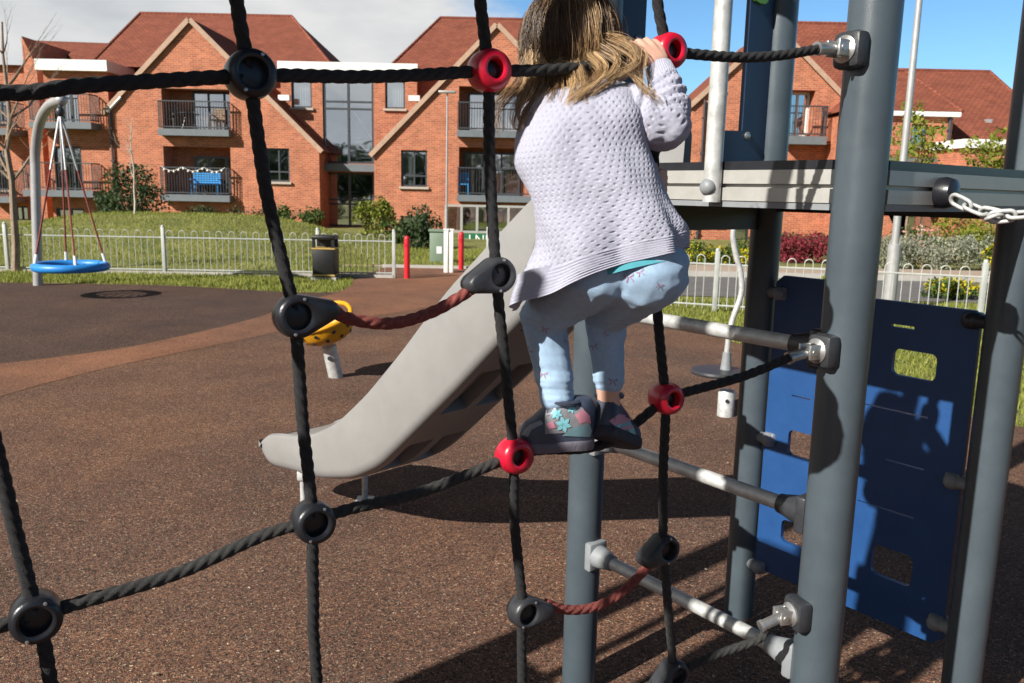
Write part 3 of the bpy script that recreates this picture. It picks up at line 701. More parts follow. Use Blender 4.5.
# ------------------------------------------------------------------ right-hand buildings
YR = 33.0
B2 = thing('apartment_building', 'red brick gabled block half hidden behind the play tower posts', 'building', (P(770, 245, YR).x, YR, 0))
l = P(694, 104, YR); a = P(776, 30, YR); r = P(856, 112, YR); lw = P(640, 104, YR)
hR1 = rect((791, 90, 812, 137), YR); hR2 = rect((735, 222, 748, 246), YR); hR3 = rect((716, 92, 726, 130), YR); hR4 = rect((752, 205, 766, 240), YR)
wall(B2, [(l.x, 0), (r.x + .6, 0), (r.x + .6, r.z - .5), (r.x, r.z), (a.x, a.z), (l.x, l.z)], [hR1, hR2, hR3, hR4], YR, M_brick, 2., revs=[.7, .16, .3, .3])
gable_roof(B2, (l.x - .15, l.z - .12), (a.x, a.z + .05), (r.x + .7, r.z - .62), YR, 5)
window(B2, hR1, YR + .5, 2, 1, .1, sill=False, name='glazed_door', mf=M_white); window(B2, hR2, YR, 1, 1, .08, curtain=1); window(B2, hR3, YR + .1, 1, 1, .08, sill=False); window(B2, hR4, YR + .1, 1, 1, .06, sill=False)
balcony(B2, hR1[0] - .2, hR1[2] + .3, hR1[1] - .02, YR, .75, .5, slabh=.3)
hip_roof(B2, P(700, 95, 35).x, P(884, 100, 35).x, 35, 47, P(700, 100, 35).z, P(786, 23, 41).x, P(852, 23, 41).x, 41, P(800, 23, 41).z)
mb = MB(); x0 = P(704, 95, 35).x; x1 = P(880, 100, 35).x; mb.box(((x0 + x1) / 2, 41, P(700, 100, 35).z / 2 - .05), (x1 - x0, 11.5, P(700, 100, 35).z - .1)); mb.build('wall', M_brick, B2, False)
mb = MB(); x0 = P(655, 220, YR - .4).x; x1 = P(737, 220, YR - .4).x; zz = P(700, 203, YR - .4).z
mb.box(((x0 + x1) / 2, YR + 1.8, zz / 2), (x1 - x0, 4.4, zz)); mb.build('porch_wall', M_brick, B2, False)
mb = MB(); mb.box((P(721, 226, YR - .5).x, YR - .42, P(721, 227, YR).z), (.42, .05, .13)); mb.build('wall_plaque', M_white, B2, False)
pipe(B2, (699, 204), (699, 250), YR - .5); pipe(B2, (705, 100), (705, 240), YR - .1)

YQ = 30.0
B3 = thing('apartment_building', 'lower red brick block with wide tiled roof beyond the pale hedge', 'building', (P(940, 245, YQ).x, YQ, 0))
x0 = P(858, 200, YQ).x; x1 = P(1130, 200, YQ).x; zq = P(930, 172, YQ).z
hQ1 = rect((884, 206, 906, 246), YQ); hQ2 = rect((908, 205, 938, 247), YQ); hQ3 = rect((890, 176, 935, 196), YQ)
hQ3 = (hQ3[0], hQ3[1], hQ3[2], min(hQ3[3], zq - .1))
wall(B3, [(x0, 0), (x1, 0), (x1, zq), (x0, zq)], [hQ1, hQ2], YQ, M_brick, 9, revs=[.8, .3])
window(B3, hQ1, YQ + .6, 1, 1, .08, sill=False, name='glazed_door'); window(B3, hQ2, YQ, 2, 1, .08, curtain=2, sill=False, name='glazed_door', mf=M_white)
rzq = P(940, 71, 38).z
hip_roof(B3, x0 - .4, P(1100, 172, YQ).x, YQ - .3, 46, zq - .02, P(890, 70, 38).x, P(990, 72, 38).x, 38, rzq)
# dormer block with its own hip
YD = 30.9
d0 = P(850, 113, YD).x; d1 = P(954, 113, YD).x; dz0 = P(910, 160, YD).z; dz1 = P(910, 114, YD).z
hD = rect((912, 124, 926, 147), YD)
wall(B3, [(d0, dz0), (d1, dz0), (d1, dz1), (d0, dz1)], [hD], YD, M_brick, 5); window(B3, hD, YD, 1, 1, .06)
hip_roof(B3, d0 - .15, d1 + .2, YD - .2, YD + 8, dz1 + .1, P(862, 72, 35).x, P(905, 70, 35).x, 35, P(905, 71, 35).z, name='dormer_roof')
mb = MB(); mb.box(((d0 + d1) / 2, YD - .12, dz1 + .0), (d1 - d0 + .3, .2, .16)); mb.build('fascia', M_white, B3, False)
mb = MB(); mb.box(((d0 + d1) / 2, YD - .25, dz0 - .05), (d1 - d0 + .1, .5, .2)); mb.build('lead_flashing', M_slab, B3, False)
pipe(B3, (951, 114), (951, 158), YD - .06, .05)
YB = 28.6
b0 = P(966, 140, YB).x; b1 = P(1050, 140, YB).x; bz = P(985, 148, YB).z
hBb = rect((1005, 160, 1025, 185), YB)
wall(B3, [(b0, 0), (b1, 0), (b1, bz), (b0, bz)], [hBb], YB, M_brick, 3.5); window(B3, hBb, YB, 2, 1, .07)
mb = MB(); mb.box(((b0 + b1) / 2, YB + 1.6, bz + .13), (b1 - b0 + .25, 3.6, .28)); mb.build('parapet', M_white, B3, False)
mb = MB(); c = P(988, 122, 33.5); mb.box(c, (.22, .2, .2)); mb.build('roof_vent', M_lamp, B3, False)
p0 = P(888, 200, YQ - .8); mb = MB(); x0 = P(880, 187, YQ - .8).x; x1 = P(940, 187, YQ - .8).x; z0 = P(900, 186, YQ).z
mb.box(((x0 + x1) / 2, YQ - .6, z0), (x1 - x0, 1.2, .18)); mb.build('porch_roof', M_white, B3, False)

# ------------------------------------------------------------------ trees, shrubs and hedges
def bare_tree(label, base_px, top_px, Y, r, m, kids, depth, lean=0, group=None, leafy=None):
    b = P(*base_px, Y); b.z = hillz(b.x, Y); tp = P(*top_px, Y); t = thing('bare_tree' if not leafy else 'young_tree', label, 'tree', b, group)
    H = (tp - b).length; tr = MB(); pts = [b]; 
    for i in range(1, 9): k = i / 8; pts.append(b.lerp(tp, k) + V((random.gauss(0, .03), random.gauss(0, .03), 0)) * (k > 0))
    tr.tube(pts, [r * (1 - .8 * i / 8) for i in range(9)], 9); tr.build('trunk', m, t)
    br = MB(); tips = []
    for k in range(kids):
        i = random.choice((3, 4, 4, 5, 5, 6, 6, 7)); a = ru(0, 6.28); d = V((math.cos(a), math.sin(a) * .8, ru(.5, 1.3))).normalized()
        branch(br, pts[i], d, H * ru(.1, .2), r * (1 - .8 * i / 8) * .6, depth, tips, .45, .3, 2)
    br.build('branch', m, t)
    if leafy:
        lf = MB()
        for q in tips: leaves(lf, q, (leafy[0],) * 3, leafy[1], leafy[2], .5)
        lf.build('crown', leafy[3], t, False)
    return t
bare_tree('slim bare street tree with pale trunk standing left of the swing post', (16, 273), (3, 22), 15.3, .075, M_bark, 15, 2)
bare_tree('thin bare sapling on the mound in front of the dark evergreen shrub', (135, 215), (131, 118), 23.5, .035, M_palebark, 10, 1)
bush('evergreen_shrub', 'dark conical evergreen shrub on the mound against the brick wall', 'shrub', (P(133, 205, 27).x, 27, hillz(P(133, 205, 27).x, 27) + .75), (1.05, .9, .95), 3600, .06, M_leafd)
bush('evergreen_shrub', 'small dark bush at the right foot of the dark conical shrub', 'shrub', (P(112, 209, 28).x, 28, hillz(P(112, 209, 28).x, 28) + .5), (.55, .5, .8), 1500, .06, M_leafd)
for px, py, Y, rx, rz, n, m, lab in ((374, 237, 27, .62, .72, 2200, M_leafy, 'lime green rounded bush right of the glazed entrance'), (397, 246, 25.5, .55, .5, 1500, M_leaf, 'mid green low bush between the lime bush and the window bush'),
    (420, 250, 24, .55, .72, 2600, M_leafd, 'dark green upright bush under the right gable ground floor window'), (312, 233, 29, .55, .45, 1100, M_leaf, 'small green bush left of the glazed entrance'),
    (282, 236, 29, .5, .5, 1000, M_leaf, 'small green bush under the left gable corner window'), (245, 236, 30, .8, .5, 1000, M_leafd, 'low dark bush at the right end of the mound'),
    (202, 217, 31, .7, .4, 900, M_leafd, 'dark low bush under the left gable balconies')):
    c = P(px, py, Y); g = hillz(c.x, Y); bush('bush', lab, 'bush', (c.x, Y, max(c.z, g + rz * .75)), (rx, rx * .8, rz), n, .055, m, 'bushes in front of the apartment blocks')
for px, py, Y, rx, rz, n, m, lab, ex in ((801, 256, 22, 1.0, .45, 2800, M_leafr, 'dense dark red hedge bush beyond the fence seen between the tower posts', None), (800, 241, 25, 1.6, .32, 1800, M_leafd, 'low dark green hedge behind the red bush', None),
    (955, 236, 23, 1.0, .55, 2600, M_leafy, 'bright green dense bush behind the pale hedge', None), (985, 239, 23.5, .7, .5, 1600, M_leafy, 'bright green bush at the right end behind the pale hedge', None),
    (918, 243, 22, .8, .4, 1000, M_leaf, 'green and red flowering shrub behind the lamp column', (260, .05, M_flowp)),
    (700, 262, 19.8, .55, .32, 1000, M_leaf, 'yellow flowering bush beyond the fence left of the curved pole', (420, .04, M_flow)), (724, 263, 19.8, .7, .3, 1000, M_leaf, 'yellow flowering bush beyond the fence behind the curved pole', (650, .045, M_flow)),
    (678, 244, 24, .7, .5, 1100, M_leaf, 'green bush under the deck beside the brick porch', None), (757, 248, 23, .7, .4, 1100, M_leaf, 'green bush beside the white window behind the rear post', None),
    (952, 292, 14.4, .5, .22, 900, M_leaf, 'low yellow flowering plant at the foot of the right fence', (620, .03, M_flow)), (832, 289, 14.2, .28, .22, 500, M_leafy, 'small lime plant at the foot of the fence left of the near post', None),
    (1000, 256, 17.9, .4, .3, 600, M_leaf, 'yellow flowering plant at the right end of the pale hedge', (300, .04, M_flow))):
    c = P(px, py, Y); bush('bush', lab, 'bush', (c.x, Y, max(c.z, rz * .7)), (rx, rx * .7, rz), n, .045, m, 'shrubs beyond the right fence', extra=ex)
h0, h1 = P(868, 260, 20.2).x, P(1010, 262, 20.2).x
t = thing('pale_hedge', 'long silvery white flowering hedge along the far pavement behind the right fence', 'hedge', ((h0 + h1) / 2, 20.2, 0))
mb = MB(); st = MB(); k = 0
for i in range(12):
    x = h0 + (h1 - h0) * (i + .5) / 12; leaves(mb, (x, 20.2 + ru(-.1, .1), .42 + ru(-.05, .06)), (.42, .5, .40), 620, .035, 1.5, zmin=.05); st.tube([(x, 20.2, 0), (x + .05, 20.2, .5)], [.02, .01], 5)
mb.build('foliage', M_leafw, t, False); st.build('stem', M_bark, t)
bare_tree('young tree with fresh yellow green leaves behind the lamp column under the deck', (908, 250), (906, 128), 25, .05, M_bark, 12, 1, leafy=(.34, 26, .07, M_leafy))
bare_tree('young leafy tree beside the right edge post in front of the white parapet bay', (991, 250), (988, 150), 24, .05, M_bark, 12, 1, leafy=(.32, 34, .07, M_leafy))

# distant tree belt so the horizon is closed on every side (one unbroken far wood)
mb = MB()
for i in range(330):
    a = ru(-3.14, 3.14); R = ru(85, 120); leaves(mb, (R * math.sin(a), R * math.cos(a), ru(1.2, 2.4)), (5, 4, 2.6), 60, .9, .6, zmin=0)
for i in range(260):
    a = ru(1.9, 4.4); R = ru(38, 52); leaves(mb, (R * math.sin(a), R * math.cos(a), ru(1.5, 5.2)), (3.2, 3, 2.8), 70, .55, .6, zmin=0)
o = mb.build('far_wood', M_leafd, None, False, (0, 0, 0)); o['kind'] = 'stuff'

# ------------------------------------------------------------------ bow top fences
def fence(label, pts, h=.82, pitch=.115, post_every=None, first=True, group='bow top fences round the playground'):
    pts = [V((p[0], p[1], 0)) for p in pts]; t = thing('bow_top_fence', label, 'fence', pts[0], group)
    for s in range(len(pts) - 1):
        a, b = pts[s], pts[s + 1]; d = (b - a); Ln = d.length; d = d / Ln; mb = MB(); za, zb = hillz(a.x, a.y), hillz(b.x, b.y)
        zf = lambda q: hillz(q.x, q.y)
        n = max(1, round((Ln - .12) / (2 * pitch))); 
        for zz in (.10, h - .13): mb.tube([a + d * .03 + V((0, 0, zz)), b - d * .03 + V((0, 0, zz))], .013, 6)
        for i in range(n):
            q0 = a + d * (.06 + (Ln - .12) * (i + .0) / n); q1 = a + d * (.06 + (Ln - .12) * (i + .5) / n); r = (q1 - q0).length / 2; m_ = (q0 + q1) / 2
            p = [q0 + V((0, 0, .05))]
            for k in range(7): an = math.pi * (1 - k / 6); p.append(m_ + d * r * math.cos(an) + V((0, 0, h - r + r * math.sin(an))))
            p.append(q1 + V((0, 0, .05))); mb.tube(p, .0068, 5)
        mb.build('fence_panel', M_fence, t)
    for p in pts:
        mb = MB(); mb.box((p.x, p.y, (h + .06) / 2), (.06, .06, h + .06), None, .006); mb.ball((p.x, p.y, h + .07), .034, 8, 6); mb.build('fence_post', M_fence, t)
    return t
def along(p, q, n): return [(p[0] + (q[0] - p[0]) * i / n, p[1] + (q[1] - p[1]) * i / n) for i in range(n + 1)]
fa = G(165, 275); fb = G(394, 278.5); d = (fb - fa)
lp = [(fa.x + d.x * k / 1.5, fa.y + d.y * k / 1.5) for k in (-5, -4, -3, -2, -1, 0, 1)] + [(fb.x, fb.y)]
fence('long pale bow top fence in front of the mound behind the swing and litter bin', lp)
ra = G(714, 312); rb = G(978, 330); d = (rb - ra); Ln = d.length
rp = [(ra.x + d.x * k / 2.0, ra.y + d.y * k / 2.0) for k in (-1, 0, 1, 2, 3, 4)]
fence('pale bow top fence beside the road seen under the tower deck', rp)
ga = (-1.25, 17.6); fence('short pale bow top fence behind the red bollards running toward the slide', [(-.55, 17.7), (1.6, 16.2), (rp[0][0], rp[0][1])])
mb = MB(); a = V((fa.x - d.x, fa.y, 0)); mb.box(((lp[0][0] + lp[-1][0]) / 2, (lp[0][1] + lp[-1][1]) / 2 + .02, .03), (abs(lp[-1][0] - lp[0][0]), .12, .075), Matrix.Rotation(math.atan2(lp[-1][1] - lp[0][1], lp[-1][0] - lp[0][0]), 3, 'Z')); o = mb.build('kerb', M_kerb, None, False); o['kind'] = 'structure'
mb = MB(); mb.box((-1.0, 17.98, .03), (3.6, .12, .07)); o = mb.build('kerb', M_kerb, None, False); o['kind'] = 'structure'

# ------------------------------------------------------------------ street furniture
c = G(326, 279.5); t = thing('litter_bin', 'square black litter bin with gold bands standing in front of the left fence', 'litter bin', c)
mb = MB(); mb.box((c.x, c.y, .03), (.46, .46, .06)); mb.build('base', M_kerb, t, False)
mb = MB(); mb.box((c.x, c.y, .33), (.40, .40, .50), None, .015); mb.build('body', M_bin, t)
mb = MB(); mb.box((c.x, c.y, .095), (.406, .406, .03)); mb.build('band', M_gold, t, False)
mb = MB(); mb.box((c.x, c.y, .575), (.42, .42, .025)); mb.build('band', M_gold, t, False)
mb = MB()
for sx in (-1, 1):
    for sy in (-1, 1): mb.box((c.x + sx * .17, c.y + sy * .17, .66), (.05, .05, .15))
mb.box((c.x, c.y + .17, .66), (.3, .03, .15)); mb.box((c.x, c.y, .77), (.42, .42, .07), None, .02); mb.build('hood', M_bin, t)
for px, py, Y, tilt, lab in ((407, 279, 0, 0, 'red bollard at the right end of the left fence'), (461, 270, 0, 0, 'red bollard beside the white gate posts near the slide')):
    c = G(px, py); t = thing('bollard', lab, 'bollard', c, 'red bollards at the playground entrance')
    mb = MB(); mb.lathe([(.055, 0), (.055, .74), (.05, .78), (.03, .80), (0, .805)], c, seg=16); mb.build('post', M_redpost, t)
    mb = MB(); mb.lathe([(.058, .60), (.058, .66)], c, seg=16); mb.build('band', M_redp, t)
c = P(438, 258, 19.5); c.z = 0; t = thing('utility_cabinet', 'dull green utility cabinet with white label right of the dark window bush', 'cabinet', c)
mb = MB(); mb.box((c.x, c.y, .36), (.36, .3, .72), None, .01); mb.build('body', M_cab, t); mb = MB(); mb.box((c.x, c.y, .745), (.42, .36, .05)); mb.build('lid', M_cab, t, False)
mb = MB(); mb.box((c.x + .04, c.y - .152, .3), (.12, .01, .16)); mb.build('sticker', M_white, t, False)
for px, lab in ((446, 'left white gate post right of the green cabinet'), (451, 'right white gate post left of the second red bollard')):
    c = G(px, 273); mb = MB(); mb.box((c.x, c.y, .43), (.09, .09, .86), None, .008); mb.box((c.x, c.y, .875), (.11, .11, .03)); o = mb.build('gate_post', M_white); tag(o, lab, 'gate post', 'white gate posts')
# terrace railing with a green banner
YT = 31.0; x0 = P(446, 205, YT).x; x1 = P(540, 205, YT).x; t = thing('terrace_railing', 'light metal terrace railing with glass panels under the right gable balconies', 'railing', ((x0 + x1) / 2, YT, 0))
mb = MB(); zt_ = P(480, 206, YT).z; zm = P(480, 232, YT).z
for i in range(7): x = x0 + (x1 - x0) * i / 6; mb.box((x, YT, zt_ / 2), (.09, .09, zt_))
for z in (zt_, zm): mb.box(((x0 + x1) / 2, YT, z), (x1 - x0, .07, .08))
mb.build('frame', M_alu, t, False)
mb = MB(); mb.box(((x0 + x1) / 2, YT + .02, (zt_ + zm) / 2), (x1 - x0 - .1, .02, zt_ - zm - .1)); mb.build('glass_panel', M_glass, t, False)
YS = 29.5; a = P(459, 233, YS); b = P(496, 247, YS); t = thing('banner', 'green banner with white capitals hung below the terrace railing', 'banner', (a.x, YS, 0))
mb = MB(); mb.box(((a.x + b.x) / 2, YS, (a.z + b.z) / 2), (b.x - a.x, .03, a.z - b.z)); mb.build('cloth', M_sign, t, False)
mb = MB()
for x in (a.x, b.x): mb.box((x, YS + .05, a.z / 2), (.06, .06, a.z))
mb.build('pole', M_lamp, t, False)
mb = MB(); q = P(466, 243, YS); mb.lathe([(0, -.02), (.32, -.02), (.32, 0), (0, 0)], (q.x, YS - .02, q.z - .15), (0, 1, 0), 18); mb.build('roundel', M_cab, t)
def text_mesh(txt, size, loc, R, m, parent, name='lettering', ext=.004):
    cu = bpy.data.curves.new('t', 'FONT'); cu.body = txt; cu.size = size; cu.extrude = ext; cu.align_x = 'CENTER'; cu.align_y = 'CENTER'
    o = bpy.data.objects.new('t', cu); COL.objects.link(o); o.matrix_world = Matrix.Translation(loc) @ R.to_4x4()
    dg = bpy.context.evaluated_depsgraph_get(); me = o.evaluated_get(dg).to_mesh(); mb = MB(); M_ = o.matrix_world
    mb.add([M_ @ v.co for v in me.vertices], [tuple(f.vertices) for f in me.polygons]); bpy.data.objects.remove(o)
    return mb.build(name, m, parent, False)
q = P(480.5, 240, YS); text_mesh('LNR', .46, (q.x, YS - .03, q.z), Matrix.Rotation(math.pi / 2, 3, 'X'), M_white, t)
# street lamps
def lamp(label, px, py, Y, top_py, r, m, head):
    b = P(px, py, Y); b.z = hillz(b.x, Y); tz = P(px, top_py, Y).z; t = thing('street_lamp', label, 'street lamp', b, 'lamp columns round the playground')
    mb = MB(); mb.tube([b, b + V((0, 0, 1.0)), b + V((0, 0, 1.02)), V((b.x, b.y, tz))], [r * 1.7, r * 1.7, r, r * .75], 12); mb.build('column', m, t)
    mb = MB()
    if head: mb.box((b.x, b.y, tz + .03), (.55, .25, .07), None, .02)
    else: mb.box((b.x - .25, b.y, tz + .03), (.7, .28, .1), None, .03)
    mb.build('lamp_head', M_lamp, t)
lamp('slim lamp column with flat head in front of the right gable', 446, 275, 28, 93, .035, M_lamp, True)
lb = G(886, 312); lamp('tall pale lamp column beyond the fence right of the near post', 888, 312, lb.y, -60, .055, M_lamp, False)

# ------------------------------------------------------------------ basket swing
c = G(38, 286); t = thing('basket_swing', 'grey curved pole swing holding a round blue basket seat at the far left', 'swing', c)
Yp = c.y; seat = P(71, 266.5, 12.1); armend = P(61, 100, 12.3)
pts = spline([c, P(37, 240, Yp), P(35.5, 180, Yp), P(35.5, 150, Yp - .05), P(40, 122, Yp - .3), P(49, 106, Yp - .8), armend], 8)
mb = MB(); mb.tube(pts, [.072] * len(pts), 16); mb.ball(armend, .085, 12, 8); mb.build('pole', M_lamp, t)
mb = MB(); hub = P(60, 112, 12.25); mb.tube([armend + V((0, 0, .02)), hub], .03, 8); mb.ball(hub, .06, 10, 8, (1, 1, 1.3)); mb.build('swivel', M_dark, t)
R = .455; mb = MB(); ring = [seat + V((R * math.cos(a * math.pi / 24), R * math.sin(a * math.pi / 24), 0)) for a in range(48)]
mb.tube(ring, .062, 12, closed=True, prof=lambda a, d: 1); mb.build('seat_ring', M_swing, t)
mb = MB()
for i in range(-3, 4):
    k = i * .115; e = math.sqrt(max(0, (R - .03) ** 2 - k * k))
    mb.tube([seat + V((k, -e, 0)), seat + V((k, 0, -.05)), seat + V((k, e, 0))], .01, 5); mb.tube([seat + V((-e, k, 0)), seat + V((0, k, -.05)), seat + V((e, k, 0))], .01, 5)
mb.build('seat_net', M_rope, t)
for k in range(4):
    a = math.radians(35 + 90 * k); q = seat + V((R * math.cos(a), R * math.sin(a), .05)); mid = hub.lerp(q, .38)
    mb = MB(); mb.tube([hub, mid], .016, 6); mb.build('chain', M_lamp, t)
    mb = MB(); mb.tube([mid, q.lerp(mid, .08)], .014, 6); h = mb.build('hanging_rope', M_redrope, t)
    mb = MB(); mb.tube([q.lerp(mid, .1), q], .022, 8); mb.build('rope_clamp', M_white, h)

# ------------------------------------------------------------------ rotating bowl seat
c = G(336, 378); t = thing('spinning_bowl_seat', 'yellow perforated bowl seat on a short leaning galvanised post behind the slide', 'spinner', c)
top = P(329, 346, c.y - .05); ax = (top - c).normalized()
mb = MB(); mb.tube([c, c + (top - c) * 1.0], .062, 16); p = mb.build('post', M_galv, t)
mb = MB(); mb.tube([c + ax * .2 + V((0, -.058, 0)), c + ax * .2 + V((0, -.07, 0))], .02, 10); mb.build('bolt_cap', M_dark, p)
ctr = P(331, 327, c.y - .05); q = ctr - V((0, 0, .12)); axb = (ax + V((-.15, .05, 0))).normalized()
mb = MB(); R = .24; prof = [(.05, -.01), (.13, .0), (.19, .03), (.235, .09), (.25, .16), (.235, .17), (.215, .10), (.17, .045), (.1, .02), (0, .015)]
mb.lathe(prof, q, axb, 28); bw = mb.build('bowl', M_yellow, t)
mb = MB()
for k in range(10):
    for (rr, hh) in ((.205, .05), (.246, .115)):
        a = 2 * math.pi * (k + (.5 if rr < .22 else 0)) / 10; u = axb.orthogonal().normalized(); w_ = axb.cross(u); rad = u * math.cos(a) + w_ * math.sin(a)
        p0 = q + rad * rr + axb * hh; mb.lathe([(0, 0), (.018, 0), (.018, .004), (0, .004)], p0 , (rad - axb * .45), 10)
mb.build('hole', M_dark, bw)
# back rest lip
pts = [q + axb * (.17 + .10 * max(0, math.cos(a * math.pi / 12 - .6))) + (axb.orthogonal().normalized() * math.cos(a * math.pi / 12) + axb.cross(axb.orthogonal().normalized()) * math.sin(a * math.pi / 12)) * .245 for a in range(24)]
mb = MB(); mb.tube(pts, .02, 10, closed=True); mb.build('rim', M_yellow, t)

# ------------------------------------------------------------------ standing spinner with curved pole
c = G(725, 417); Y = c.y; t = thing('standing_spinner', 'standing spinner with a round foot disc and a bent galvanised pole behind the tower', 'spinner', c)
mb = MB(); mb.lathe([(.062, 0), (.062, .20), (.055, .21), (0, .215)], c, seg=18); b_ = mb.build('base_post', M_galv, t)
mb = MB(); mb.tube([c + V((-.01, -.06, .14)), c + V((-.01, -.07, .14))], .014, 10); mb.build('bolt_cap', M_dark, b_)
dc = P(718, 373, Y); mb = MB(); mb.lathe([(0, -.02), (.12, -.02), (.20, -.005), (.205, .01), (.195, .025), (.05, .03), (0, .03)], dc, seg=36); d_ = mb.build('foot_disc', M_dark, t)
mb = MB(); e = P(727, 352, Y); mb.tube([V((e.x, Y, dc.z)), V((e.x, Y, dc.z + .05)), e], [.05, .04, .03], 14); mb.build('collar', M_greyp, t)
pts = spline([e, P(729, 335, Y), P(733, 318, Y), P(741, 295, Y), P(741, 275, Y), P(736, 255, Y), P(733, 235, Y), P(737, 218, Y), P(743, 208, Y), P(744, 190, Y), P(741, 170, Y)], 6)
mb = MB(); mb.tube(pts, .021, 12); mb.build('pole', M_galv, t)
# ------------------------------------------------------------------ play tower
A = V((.249, 2.597, 0)); B = V((.772, 1.92, 0)); C_ = V((.926, 3.12, 0)); D = V((1.449, 2.443, 0)); PR = .056
tower = thing('play_tower', 'square play tower with grey round posts, deck, ladder rungs and blue climbing board', 'play tower', ((A + D) / 2))
dAB = (B - A).normalized(); dBD = (D - B).normalized(); UZ = V((0, 0, 1))
nAB = V((dAB.y, -dAB.x, 0));  nAB = nAB if nAB.dot(V((-1, -1, 0))) > 0 else -nAB      # faces left-front
nBD = -dAB * -1.0; nBD = dAB.copy()                                                    # outward of B-D side (right-front)
nBD = V((.61, -.79, 0)).normalized()
nCD = -nAB; nAC = -nBD
E_ = D + dBD * 0 + V((1.75, -.9, 0))
for q in (A, B, C_, D):
    mb = MB(); mb.tube([q + V((0, 0, -.02)), q + V((0, 0, 1)), q + V((0, 0, 3.25))], PR, 32); p = mb.build('post', M_post, tower)
    mb = MB(); mb.lathe([(PR + .004, 3.24), (PR + .004, 3.28), (PR * .7, 3.315), (0, 3.325)], q, seg=24); mb.build('post_cap', M_black, p)
def edge_box(mb, p, q, z0, z1, off, th, cut=PR * .8):
    d = (q - p).normalized(); a = p + d * cut; b = q - d * cut; n = V((-d.y, d.x, 0)); c = (a + b) / 2 + n * 0; R = Matrix.Rotation(math.atan2(d.y, d.x), 3, 'Z')
    mb.box((c.x + off.x, c.y + off.y, (z0 + z1) / 2), ((b - a).length, th, z1 - z0), R)
# deck: mat, aluminium profiles with a groove, frame beam under the slide side
mb = MB(); inset = .03
cen = (A + D) / 2
def ins(q, k): return cen + (q - cen) * k
mb.add([V((ins(q, .95).x, ins(q, .95).y, z)) for z in (1.655, 1.728) for q in (A, B, D, C_)], [(3, 2, 1, 0), (4, 5, 6, 7), (0, 1, 5, 4), (1, 2, 6, 5), (2, 3, 7, 6), (3, 0, 4, 7)])
deck = mb.build('deck', M_dark, tower, False)
for (p, q, n) in ((A, B, nAB), (B, D, nBD), (C_, D, nCD), (A, C_, nAC)):
    mb = MB(); edge_box(mb, p, q, 1.682, 1.715, n * .022, .045); edge_box(mb, p, q, 1.640, 1.672, n * .022, .045); edge_box(mb, p, q, 1.671, 1.683, n * .012, .04)
    mb.build('deck_edge', M_alu, deck, False)
    mb = MB(); edge_box(mb, p, q, 1.624, 1.6395, n * .006, .07); mb.build('deck_flange', M_greyp, deck, False)
    mb = MB(); edge_box(mb, p, q, 1.7155, 1.7365, n * .015, .055); mb.build('edge_trim', M_black, deck, False)
mb = MB(); edge_box(mb, A, C_, 1.535, 1.625, nAC * .01, .03); edge_box(mb, C_, D, 1.60, 1.625, nCD * .0, .04); mb.build('frame_beam', M_dark, tower, False)
# handle poles
def on_edge(px, p, q, z):
    n = V(((q - p).y, -(q - p).x, 0)).normalized(); h = PL(px[0], px[1], p, n); return V((h.x, h.y, z))
h0 = on_edge((712, 190), A + nAB * .06, B + nAB * .06, 1.64); 
def handle(b, m=M_galv):
    mb = MB(); pts = [b + V((0, 0, -.005)), b + V((0, 0, .6)), b + V((0, 0, 1.25))]; mb.tube(pts, .0225, 18); h = mb.build('handle_pole', m, tower)
    return h
h = handle(h0); mb = MB(); bc = V((h0.x, h0.y, 1.672)); mb.lathe([(.021, .016), (.021, .022), (.016, .03), (.008, .034), (0, .035)], bc, nAB, 18); mb.build('bolt', M_greyp, h)
h1 = B + dBD * .155 - nBD * .055; h1.z = 1.74; h = handle(h1)
for b in (h0, h1): pass
mb = MB(); edge_box(mb, A, B, 2.86, 2.91, nAB * .06, .04); mb.build('top_rail', M_galv, tower, False); mb = MB(); edge_box(mb, B, D, 2.86, 2.91, nBD * .045, .04); mb.build('top_rail', M_galv, tower, False)
# ladder rungs A-B
def casting(mb, base, d, r=.03):
    """clamp casting on a post, flaring to the tube along d"""
    R = d.to_track_quat('X', 'Z').to_matrix(); mb.box(base + d * .012, (.03, .075, .095), R, .008); mb.tube([base + d * .02, base + d * .04, base + d * .075, base + d * .09], [.038, .036, .027, .025], 16)
for ya, yb in ((316, 340), (452, 496), (567, 641)):
    za = P(600, ya, 2.55).z; zb = P(795, yb, 1.97).z; z = (za + zb) / 2
    a = A + dAB * (PR - .01) + V((0, 0, z)); b = B - dAB * (PR - .01) + V((0, 0, z))
    mb = MB(); mb.tube([a, b], .0195, 18); rg = mb.build('rung', M_galv, tower)
    mb = MB(); casting(mb, a, dAB); mb.build('clamp', M_greyp, rg)
    mb = MB(); casting(mb, b, -dAB); mb.build('clamp', M_greyp if ya > 500 else M_dark, rg)  # upper clamps on B are darker: their shade is put into the colour
